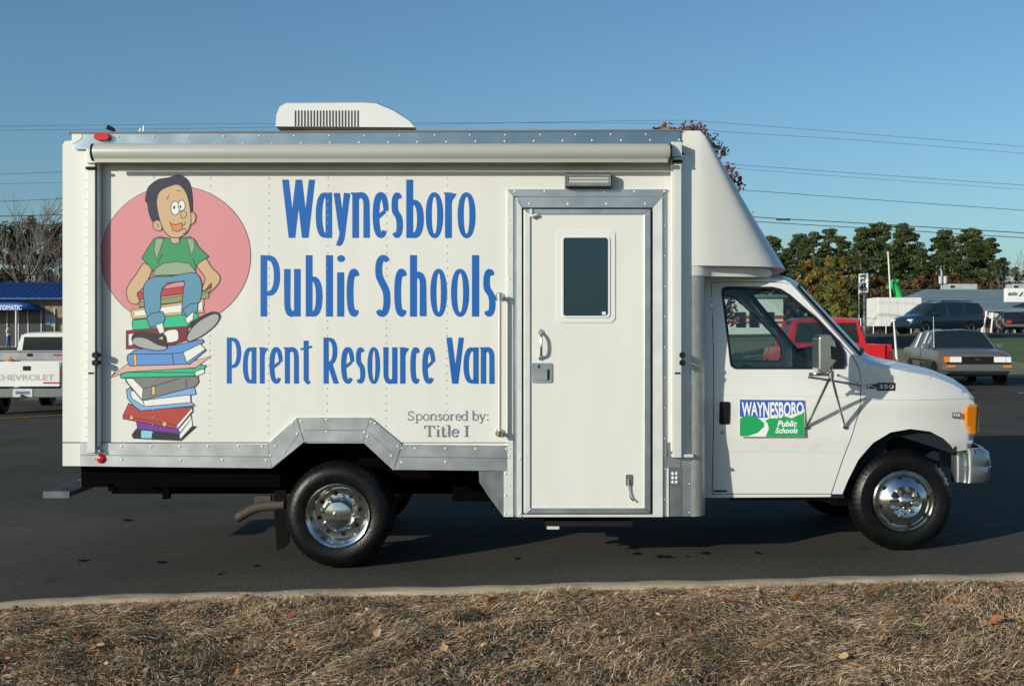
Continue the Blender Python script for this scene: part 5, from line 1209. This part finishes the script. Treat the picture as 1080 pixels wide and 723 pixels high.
rp,tg2,_=pickup('bright red pickup truck parked beyond the van windscreen and bonnet',(xc+fx*2.7,dd+fy*2.7,Z(xc,dd+2)),ang(fx,fy),CRED,1.22,1.80)

# ================================================================== BUILDINGS BEHIND
BROOF=M('blue_metal_roof',(.02,.08,.27),.4,var=(2,.15)); STONE=M('tan_stone',(.30,.25,.20),.9,var=(2.5,.45),bump=(6,.6)); SHOPD=M('shopfront_dark',(.03,.03,.035),.35); BAWN=M('blue_awning',(.03,.17,.55),.6,var=(2,.1)); POSTG=M('galvanised_post',(.42,.43,.44),.5,.5)
dB=100.0; bX=lambda px,d_=dB:(px-540)*d_/F; bZ=lambda py,d_=dB:1.7+(HY-py)*d_/F
gz=Z(-40,dB)
bl=thing('shop_building','stone fronted shop with a ribbed blue metal roof behind the white pickup','shop',(-35,dB+4,gz))
m=MB(); m.box(-58,bX(330),dB,dB+12,gz-.5,bZ(316)); bw=obj('wall',m,STONE,bl)
m=MB(); m.prism([(dB-1.2,bZ(316)),(dB-1.2,bZ(314.5)),(dB+3.5,bZ(296)),(dB+9,bZ(296)),(dB+13,bZ(316))],0,1); m.v=[(-60+ (bX(335)+60)*b_,a,c) for a,b_,c in m.v]
for i in range(70): x=-59.5+i*.6; m.obox((x,dB+1.05,(bZ(314.5)+bZ(296))/2+.09),(.035,0,0),(0,2.4,.745),(0,-.018,.045))
obj('roof',m,BROOF,bl)
m=MB(); m.box(-56,bX(47),dB-.06,dB+.1,gz+.1,bZ(322)); obj('shopfront',m,SHOPD,bl)
m=MB(); 
for px in (8,20,30,44,58): m.box(bX(px)-.05,bX(px)+.05,dB-.12,dB-.065,gz+.1,bZ(325))
obj('shopfront_frame',m,ALUD,bl)
m=MB(); m.box(bX(48),bX(60),dB-.05,dB+.05,bZ(349),bZ(332)); wn=obj('window',m,CARGLASS,bl)
m=MB(); m.box(bX(48.5),bX(53.5),dB-.07,dB-.055,bZ(342),bZ(333)); m.box(bX(54.5),bX(59.5),dB-.07,dB-.055,bZ(344),bZ(334)); obj('poster',m,M('poster_blue',(.25,.42,.62),.5,var=(1.2,.6)),wn)
m=MB(); V=[]; n=14; x0,x1=bX(-60),bX(46)
for i in range(n+1):
    u=i/n; x=x0+(x1-x0)*u
    for k in range(7): q=k/6*math.pi/2; s=(1-max(0,(u-.72)/.28)**2.2)**.5 if u<1 else 0.02; V.append((x,dB-2.4*math.cos(q)*s-.05,bZ(326.5)+ (bZ(318.6)-bZ(326.5))*math.sin(q)*max(s,.05)))
m.add(V,[(i*7+k,i*7+k+1,(i+1)*7+k+1,(i+1)*7+k) for i in range(n) for k in range(6)]); m.box(x0,bX(33),dB-2.5,dB-2.44,bZ(327.6),bZ(321.2)); aw=obj('awning',m,BAWN,bl,smooth=50)
m=MB(); dq=dB-2.5; text_flat(m,'AUTOMATIC',bX(-8.5,dq),bX(23,dq),bZ(326.6,dq),bZ(321.8,dq),dq-.02,0,bold=.03); obj('lettering',m,WPAINT,aw)
m=MB(); m.tube([(bX(29.3),dB-2.3,gz),(bX(29.3),dB-2.3,bZ(327))],.10,8); obj('awning_post',m,POSTG,bl)
# man outside it
def person(label, loc, rz):
    me=bpy.data.meshes.new('person'); P=[(0,0,.92),(0,0,1.12),(0,0,1.36),(0,0,1.48),(.01,0,1.56),(.02,0,1.68),(0,.09,.88),(.02,.10,.48),(0,.11,.06),(.14,.12,.03),(0,-.09,.88),(-.03,-.10,.48),(-.06,-.11,.06),(.08,-.12,.03),(0,.17,1.38),(.02,.24,1.12),(.20,.20,1.02),(.30,.16,1.05),(0,-.17,1.38),(.06,-.24,1.12),(.26,-.18,1.06),(.36,-.13,1.10)]
    E=[(0,1),(1,2),(2,3),(3,4),(4,5),(0,6),(6,7),(7,8),(8,9),(0,10),(10,11),(11,12),(12,13),(2,14),(14,15),(15,16),(16,17),(2,18),(18,19),(19,20),(20,21)]
    RR=[.15,.15,.17,.07,.085,.095,.10,.075,.05,.035,.10,.075,.05,.035,.075,.055,.04,.045,.075,.055,.04,.045]
    me.from_pydata(P,E,[]); o=bpy.data.objects.new('person',me); COL.objects.link(o); o.modifiers.new('skin','SKIN'); sk=me.skin_vertices[0]
    for i,q in enumerate(RR): sk.data[i].radius=(q*.85 if i<3 else q,q)
    sk.data[0].use_root=True; s=o.modifiers.new('sub','SUBSURF'); s.levels=1; s.render_levels=1
    dg=bpy.context.evaluated_depsgraph_get(); m2=bpy.data.meshes.new_from_object(o.evaluated_get(dg)); bpy.data.objects.remove(o)
    for q in (M('shirt_cream',(.55,.52,.45),.9),M('jeans_blue',(.10,.18,.34),.9),M('skin_tone',(.45,.27,.19),.6),M('shoe_dark',(.03,.03,.03),.6)): m2.materials.append(q)
    for p in m2.polygons:
        c=p.center; mi=0
        if c.z<.93: mi=1
        if c.z<.075: mi=3
        if c.z>1.49 or (c.x>.15 and c.z>.95): mi=2
        p.material_index=mi
    m2.polygons.foreach_set('use_smooth',[True]*len(m2.polygons))
    o=bpy.data.objects.new('person',m2); COL.objects.link(o); o.location=loc; o.rotation_euler=(0,0,rz); tag(o,label,'person')
    h=MB(); h.lathe([(.0,.13),(.06,.115),(.098,.06),(.104,.0),(.10,-.04)],(.0,0,1.66),'z',14); hh=obj('hair',h,M('hair_dark',(.03,.02,.015),.7),o,smooth=60,local=True); return o
dP=93.0; xP=bX(9,dP); person('person in a cream shirt and blue jeans standing outside the blue roofed shop',(xP,dP,Z(xP,dP)),R(-20))

# shop with the grey blue roof on the right
dR=86.0; X=lambda px,d_=dR:(px-540)*d_/F; gz=Z(36,dR)
sh=thing('shop_building','long low shop with a slate blue shingle roof and porch at the right edge','shop',(44,dR+5,gz))
m=MB(); m.box(X(976),75,dR+1.5,dR+11,gz-.4,bZ(326,dR)); obj('wall',m,M('shop_wall',(.13,.115,.10),.8,var=(1,.3)),sh)
m=MB(); z0,z1=bZ(326,dR),bZ(304.5,dR+5); xa,xb=X(962),78
m.add([(xa,dR-.6,z0),(xb,dR-.6,z0),(xb,dR+6,z1),(X(976,dR+6),dR+6,z1),(xa,dR+12,z0),(xb,dR+12,z0),(xa,dR-.6,z0-.18),(xb,dR-.6,z0-.18),(xa,dR+12,z0-.18),(xb,dR+12,z0-.18)],[(0,1,2,3),(0,3,4),(4,3,2,5),(0,6,7,1),(4,8,6,0),(6,8,9,7),(1,2,5),(1,5,9,7)])
SHG=M('slate_blue_shingle',(.17,.24,.27),.85,var=(1.6,.3),stretch=(.25,1,6)); obj('roof',m,SHG,sh)
m=MB()
for i in range(9): t=(i+.5)/9; m.box(X(970),78,dR-.6+6.6*t-.03,dR-.6+6.6*t+.03,z0+(z1-z0)*t-.005,z0+(z1-z0)*t+.02)
obj('shingle_course',m,M('shingle_edge',(.13,.18,.20),.9),sh)
m=MB()
for px in (1036,1046,1058,1070,1080,1092): m.box(X(px)-.07,X(px)+.07,dR-.3,dR-.16,gz,bZ(326,dR))
m.box(X(1030),75,dR-.32,dR-.14,bZ(334,dR),bZ(331.6,dR)); obj('porch_frame',m,WPAINT,sh)
m=MB()
for px in (1040,1052,1064,1075,1086): m.box(X(px)-.32,X(px)+.32,dR+1.42,dR+1.5,bZ(345,dR),bZ(335,dR))
obj('window',m,CARGLASS,sh)
ac_=M('roof_unit_grey',(.50,.53,.55),.5,.2,var=(3,.2))
for px0,px1,lab in ((1001,1031,'long pale rooftop air unit on the slate blue roof, behind the grey saloon'),(1068,1090,'short pale rooftop air unit behind the white shop sign')):
    dq=dR+7.0; t_=thing('rooftop_unit',lab,'air unit',((X(px0,dq)+X(px1,dq))/2,dq+.6,z1-.35)); m=MB(); m.box(X(px0,dq),X(px1,dq),dq,dq+1.4,z1-.5,bZ(299.3,dq)); c_=obj('casing',m,ac_,t_,bevel=.04)
    m=MB(); m.box(X(px0,dq)+.1,X(px0,dq)+.45,dq-.02,dq,bZ(303.5,dq),bZ(301,dq)); obj('louvre',m,SHOPD,t_)
sg=thing('shop_sign','white box sign with dark and red lettering on the slate blue roof','sign',(X(1075),dR-.9,bZ(318,dR)))
dq=dR-1.0; m=MB(); m.box(X(1061,dq),X(1098,dq),dq,dq+.4,bZ(318.5,dq),bZ(303.8,dq)); pl=obj('panel',m,M('sign_panel_white',(.78,.78,.76),.4),sg,bevel=.03)
m=MB(); text_flat(m,'auto',X(1063.2,dq),X(1073,dq),bZ(311.5,dq),bZ(307.6,dq),dq-.02,0,shear=.2,bold=.03); m.prism([(X(a,dq),bZ(c,dq)) for a,c in [(1074,312.6),(1076.3,312.2),(1079.8,307.6),(1077.6,308.2)]],dq-.02,dq,0); m.prism([(X(a,dq),bZ(c,dq)) for a,c in [(1079,312),(1085,312),(1087,309),(1081,309)]],dq-.02,dq,1)
obj('lettering',m,[SHOPD,M('sign_red',(.5,.02,.04),.4)],pl)
# white frames outside it
fr_=thing('display_stand','white leaning posts and boards of a display stand behind the minivan','display stand',(X(1048,80),80,Z(33,80)))
g_=Z(33,80); q=80.0
m=MB(); m.tube([(X(1035.5,q),q,g_),(X(1043,q),q+.4,bZ(328.5,q))],.10,6); m.tube([(X(1045,q),q,g_),(X(1050,q),q+.4,bZ(330,q))],.07,6); obj('post',m,WPAINT,fr_)
m=MB(); m.box(X(1045.5,q),X(1051,q),q+.4,q+.5,bZ(335.5,q),bZ(329.3,q)); m.box(X(1053,q),X(1061,q),q+.4,q+.5,bZ(334,q),bZ(330.2,q)); m.box(X(1052,q),X(1052.8,q),q+.42,q+.48,g_,bZ(330,q)); m.box(X(1060.4,q),X(1061,q),q+.42,q+.48,g_,bZ(330,q)); obj('board',m,WPAINT,fr_)
# white trailer, flagpole, green figure
dT=74.0; tr=thing('storage_trailer','plain white box trailer behind the minivan, below the green figure','trailer',(X(946,dT),dT+1,Z(24,dT)))
m=MB(); m.box(X(926,dT),X(972,dT),dT,dT+2.4,Z(24,dT)+.45,bZ(313.5,dT)); bx_=obj('box',m,M('trailer_white',(.70,.70,.66),.5,var=(.6,.06)),tr,bevel=.03)
m=MB()
for i in range(6): x=X(926,dT)+.2+i*.5; m.box(x,x+.025,dT-.012,dT,Z(24,dT)+.5,bZ(314,dT))
obj('panel_ribs',m,M('trailer_rib',(.58,.58,.55),.5),bx_)
for xx in (.8,2.0): m=MB(); m.lathe([(0,-.1),(.36,-.1),(.38,-.05),(.38,.1),(0,.1)],(X(926,dT)+xx,dT+.12,Z(24,dT)+.38),'y',20); obj('wheel',m,RUBBER,tr)
m=MB(); m.tube([(X(941.5,78),78,Z(25,78)),(X(936.5,78),78,bZ(265,78))],[.07,.045],8); o=obj('flagpole',m,WPAINT); tag(o,'tall white leaning pole rising behind the white trailer','pole')
gf=MB(); pt=lambda a,c:(X(a,78.5),78.5,bZ(c,78.5)); gf.tube(smoothpts([pt(951,350),pt(950,330),pt(949,316),pt(946,306),pt(942,300),pt(941,297)],n=3),[.27]*6+[.25]*3+[.24]*3+[.22]*4,10); gf.tube([pt(945,304),pt(938,302.5),pt(935,303.5)],[.16,.13,.10],8); gf.tube([pt(942,299),pt(947.5,295.5)],[.16,.12],8)
for k in range(5): gf.tube([pt(940+k*.8,297.5),pt(938+k*1.8,294+(k%2))],[.07,.02],4)
o=obj('inflatable_figure',gf,M('green_nylon',(.02,.38,.09),.5),smooth=50); tag(o,'bright green bent inflatable tube figure beside the white pole','inflatable figure')
# speed limit sign and posts
dS=44.0; xs_=X(911,dS); zs=Z(xs_,dS); sp=thing('speed_sign','white speed limit sign reading 45 on a post, right of the yellow green tree','road sign',(xs_,dS,zs),R(-70))
m=MB(); m.box(-.03,.03,0,.05,0,bZ(289,dS)-zs); obj('post',m,POSTG,sp,local=True)
m=MB(); zt_,zb_=bZ(288.3,dS)-zs,bZ(308.5,dS)-zs; m.box(-.28,.28,-.02,-.005,zb_,zt_); fp=obj('sign_plate',m,M('sign_plate_white',(.76,.77,.75),.4),sp,local=True)
m=MB(); h_=zt_-zb_
for tx,u0,u1,v0,v1 in (('SPEED',-.22,.22,.80,.93),('LIMIT',-.2,.2,.60,.73),('45',-.21,.21,.08,.48)): text_flat(m,tx,0,0,0,0,0,0,bold=.05,place=lambda u,v:(u0+(u1-u0)*u,-.024,zb_+h_*(v0+(v1-v0)*v)))
obj('lettering',m,BLACK,fp,local=True)
m=MB(); m.tube([(X(906,46),46,Z(13,46)),(X(906,46),46,bZ(299,46))],.03,6); o=obj('metal_post',m,POSTG); tag(o,'thin bare metal post just left of the speed limit sign','post')
up=thing('utility_pole','short pole with small transformers behind the slate blue roof','utility pole',(X(994,100),100,Z(36,100)))
m=MB(); m.tube([(X(993.5,100),100,Z(36,100)),(X(993,100),100,bZ(286,100)),(X(991.5,100),100,bZ(282.5,100))],[.10,.08,.06],8); obj('pole',m,POSTG,up)
for px in (992,997): m=MB(); m.lathe([(0,-.35),(.15,-.33),(.17,.3),(0,.36)],(X(px,99.6),99.6,bZ(295,99.6)),'z',12); obj('transformer',m,ac_,up)
# chain-link fence
fe=thing('chain_link_fence','low chain link fence between the speed limit sign and the white trailer','fence',(X(890,70),70,Z(20,70)))
m=MB(); zf=bZ(335.5,70)
for i in range(8): x=X(868,70)+i*.75; m.tube([(x,70,Z(x,70)),(x,70,zf)],.03,6)
m.tube([(X(868,70),70,zf),(X(927,70),70,zf)],.022,6); obj('posts',m,POSTG,fe)
m=MB(); x0,x1=X(868,70),X(927,70); zl=Z(x0,70)+.05; hh=zf-zl
for i in range(30):
    x=x0+i*(x1-x0-hh)/29.; m.tube([(x,70,zl),(x+hh,70,zf)],.004,3); m.tube([(x+hh,70.01,zl),(x,70.01,zf)],.004,3)
obj('mesh',m,POSTG,fe)
# white shop seen through the cab windows
dW=88.0; gw=Z(19,dW); ws_=thing('shop_building','white shop with red stripes seen through the van cab windows','shop',(X(790,dW),dW+3,gw))
m=MB(); m.box(X(735,dW),X(826,dW),dW,dW+6,gw-.3,bZ(311,dW)); w0=obj('wall',m,M('shop_white',(.66,.66,.62),.6,var=(.4,.15)),ws_)
m=MB(); m.box(X(735,dW),X(826,dW),dW-.05,dW-.002,bZ(336,dW),bZ(332.5,dW)); m.box(X(735,dW),X(826,dW),dW-.05,dW-.002,bZ(341,dW),bZ(338.5,dW)); obj('red_stripe',m,M('stripe_red',(.45,.03,.03),.5),w0)
m=MB()
for a,c in ((745,757),(776,786),(790,800),(806,816)): m.box(X(a,dW),X(c,dW),dW-.07,dW-.052,bZ(345,dW),bZ(329,dW))
obj('window',m,CARGLASS,ws_)
m=MB(); m.box(X(735,dW)-.3,X(826,dW)+.3,dW-.3,dW+6.3,bZ(313.5,dW),bZ(310.5,dW)); obj('roof',m,SHG,ws_)

# ================================================================== OVERHEAD WIRES
WIRE=M('wire_black',(.06,.065,.07),.6); dw=58.0
wires=[([(-80,138),(200,135.5),(520,130),(700,127),(760,129.5),(920,142),(1160,161)],.011,'topmost thin overhead wire crossing the sky above the van roof'),
([(-80,134),(200,131),(440,129.8),(700,130.5),(762,138.7),(920,149),(1160,168.5)],.011,'thin overhead wire just below the topmost one, right of the fairing'),
([(-80,187),(60,181.5),(300,172),(700,169),(781,174),(920,184),(1160,201)],.014,'upper of the middle pair of wires, right of the fairing'),
([(-80,196),(60,192.5),(300,186),(700,173),(783,178.3),(920,188.5),(1160,205.5)],.010,'lower of the middle pair of wires, right of the fairing'),
([(-80,216),(60,210),(300,201),(700,195.5),(790,201),(920,210.5),(1160,227.5)],.019,'single dark wire halfway between the middle pair and the thick pair'),
([(-80,230),(60,226.5),(300,220),(700,220),(794,228.7),(920,236),(1160,250.5)],.030,'thick cable, upper of the lowest pair above the pines'),
([(-80,239),(60,236.5),(300,228),(700,226),(797,233.6),(920,241),(1160,255.6)],.026,'thick cable, lower of the lowest pair above the pines')]
for k,(p,r_,lab) in enumerate(wires):
    d_=dw+k*.8; p=smoothpts(p,n=6); p=[(-900,p[0][1]+(p[0][1]-p[3][1])*2)]+p+[(1900,p[-1][1]+(p[-1][1]-p[-4][1])*5)]; m=MB(); m.tube([((a-540)*d_/F,d_,1.7+(HY-c)*d_/F) for a,c in p],r_*.8,5); o=obj('overhead_wire',m,WIRE); tag(o,lab,'wire')
m=MB(); m.lathe([(0,-.4),(.05,-.35),(.06,.35),(0,.4)],(X(826,62),62,bZ(231.4,62)),'x',8); o=obj('cable_splice',m,WIRE); tag(o,'small dark splice on the thick upper cable right of the fairing','cable splice')
